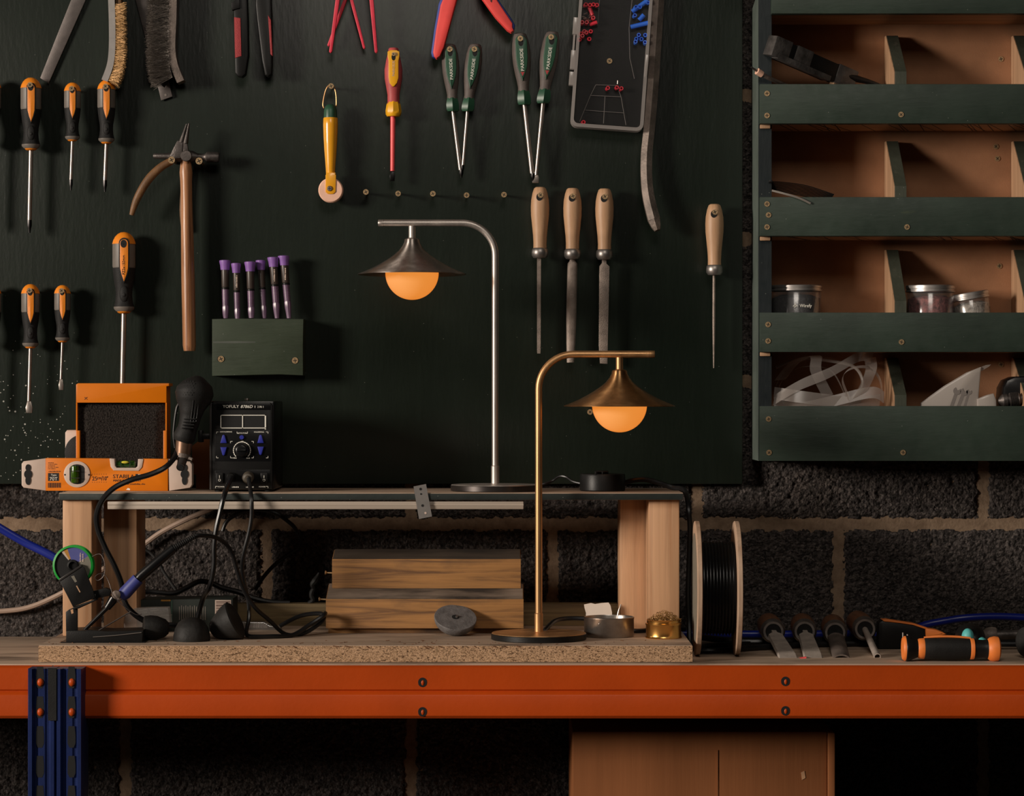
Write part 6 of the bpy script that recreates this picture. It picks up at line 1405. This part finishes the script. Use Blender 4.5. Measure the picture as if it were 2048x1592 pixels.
hx([(19.4, 1946.5), (18.8, 1955), (18, 1966), (19, 1975), (23, 1982)], 'black', 'neck')
hx([(18, 1974), (23, 1979), (25.5, 1988), (24.5, 1996), (18, 1999.5), (0, 2000)], 'orange_tool', 'end_cap', 'orange rounded end')
part('spine', MB().tpx([(1848, 1275.5, Y), (1872, 1273.4, Y), (1895, 1273, Y), (1920, 1274, Y), (1941, 1276.5, Y)], 2.4, 8, 4), M['orange_tool'], r, 'orange line along the top')
Y = -.23; yb = yr(ZB, Y)
r = thing('saw_handle', 'black tool handle with an orange edge and orange pointed end behind the front handle', 'handle', P(1820, yb, Y))
part('grip', MB().ppx([(1757, 1245), (1766, 1240), (1800, 1244), (1830, 1249), (1853, 1258), (1851, yb - 6), (1790, yb), (1757, yb)], Y, Y + .024, .004), M['black'], r)
part('edge', MB().ppx([(1764, 1239.5), (1775, 1239), (1800, 1243), (1828, 1247), (1856, 1256), (1853, 1259), (1826, 1250), (1798, 1246), (1768, 1243)], Y - .001, Y + .022, .0008), M['orange_tool'], r, 'orange edge line')
part('pointed_end', MB().ppx([(1851, 1256), (1872, 1259), (1886, 1264), (1894, 1269), (1880, 1272), (1852, 1276)], Y - .002, Y + .018, .003), M['orange_tool'], r, 'orange pointed end')
for px, h_ in ((1806, 1265), (1815, 1268.5)):
    Ys_ = -.30; c = P(px, 0, Ys_); c.z = ZB
    zt_ = CZ - (h_ - HY) * S(Ys_)
    solo('small_screw', MB().lathe([(.0026, 0), (.0028, .002), (.0013, .003), (.0013, zt_ - ZB)], c, (0, 0, 1), 10), M['steel'], ('taller' if px < 1810 else 'shorter') + ' small bright screw standing on its head by the orange handle', 'screw')
Y = -.30; c = P(1945, 1268, Y); c.z = ZB + .0215
r = thing('teal_handle', 'black tool handle seen end-on with teal rubber patches', 'handle', Vector((c.x, Y, ZB)))
part('grip', MB().ball(c + Vector((0, .02, 0)), .0215, (1, 2.0, 1), 28), M['black'], r)
for dx, dz, sx_, sz_, nm in ((-.0095, .0045, .0090, .0125, 'a'), (.0095, -.0050, .0100, .0095, 'b')):
    part('patch', MB().ball(c + Vector((dx, -.0155, dz)), 1, (sx_, .0105, sz_), 20), M['teal'], r, 'teal rubber patch')
part('patch', MB().tube([c + Vector((.0095, -.004, .013)), c + Vector((.0135, -.006, .005)), c + Vector((.016, -.004, -.003))], .0012, 6, 4), M['teal'], r, 'teal edge line')
Y = -.25; zx = ZB + .022
r = thing('steel_socket', 'dark steel bar with a round ferrule lying behind the teal handle', 'bar', (P(2020, 0, Y).x, Y, ZB))
a = P(1963, 0, Y).x
m = MB().lathe([(.006, 0), (.0115, .008), (.0125, .016), (.0115, .0215), (.0075, .022)], Vector((a, Y, zx)), Vector((1, 0, .04)), 24)
part('ferrule', m, M['rust'], r)
part('bar', MB().lathe([(.0072, .020), (.0066, .05), (.0062, .16)], Vector((a, Y, zx)), Vector((1, 0, .04)), 18), M['oldsteel'], r)
part('rest', MB().box((a + .06, Y - .02, ZB), (a + .14, Y + .02, ZB + .017), .002), M['black'], r)
solo('dark_rod', MB().tpx([zb(1880, 18, -.19), zb(1940, 20, -.185), zb(2100, 22, -.18)], 4, 10, 1), M['black_gloss'], 'thin black rod lying behind the teal handle', 'rod')
Y = -.36; c = P(2062, 0, Y); R = .0235
r = thing('rubber_mallet', 'dark round rubber head at the picture edge beside the orange handle', 'mallet', (c.x, Y, ZB))
part('head', MB().lathe([(R * .6, -.03), (R * .92, -.026), (R, -.015), (R, .02), (R * .9, .03)], Vector((c.x + .012, Y, ZB + R)), Vector((.85, .5, 0)), 32), M['cupgrey'], r)
# crumbs and dents on the chipboard
random.seed(9); m = MB()
for i in range(70):
    x_ = random.uniform(90, 1370); Yc_ = random.uniform(-.425, -.36); p = P(x_, 0, Yc_); p.z = ZR + .0006; a_ = random.uniform(0, PI); l_ = random.uniform(.0008, .0028)
    d_ = Vector((math.cos(a_), math.sin(a_) * .5, .1)) * l_; m.tube([p - d_, p + d_], .0004, 4, 1)
for i in range(22):
    x_ = random.uniform(120, 1330); p = P(x_, 0, -.433); z_ = ZB + .0235; l_ = random.uniform(.003, .010); m.tube([Vector((p.x, -.4335, z_)), Vector((p.x + l_, -.4338, z_ - random.uniform(.0005, .004)))], .0006, 4, 1)
solo('wood_crumbs', m, M['chiselwood'], 'loose dark wood splinters and crumbs along the front of the chipboard base', 'crumbs', None, 'stuff')
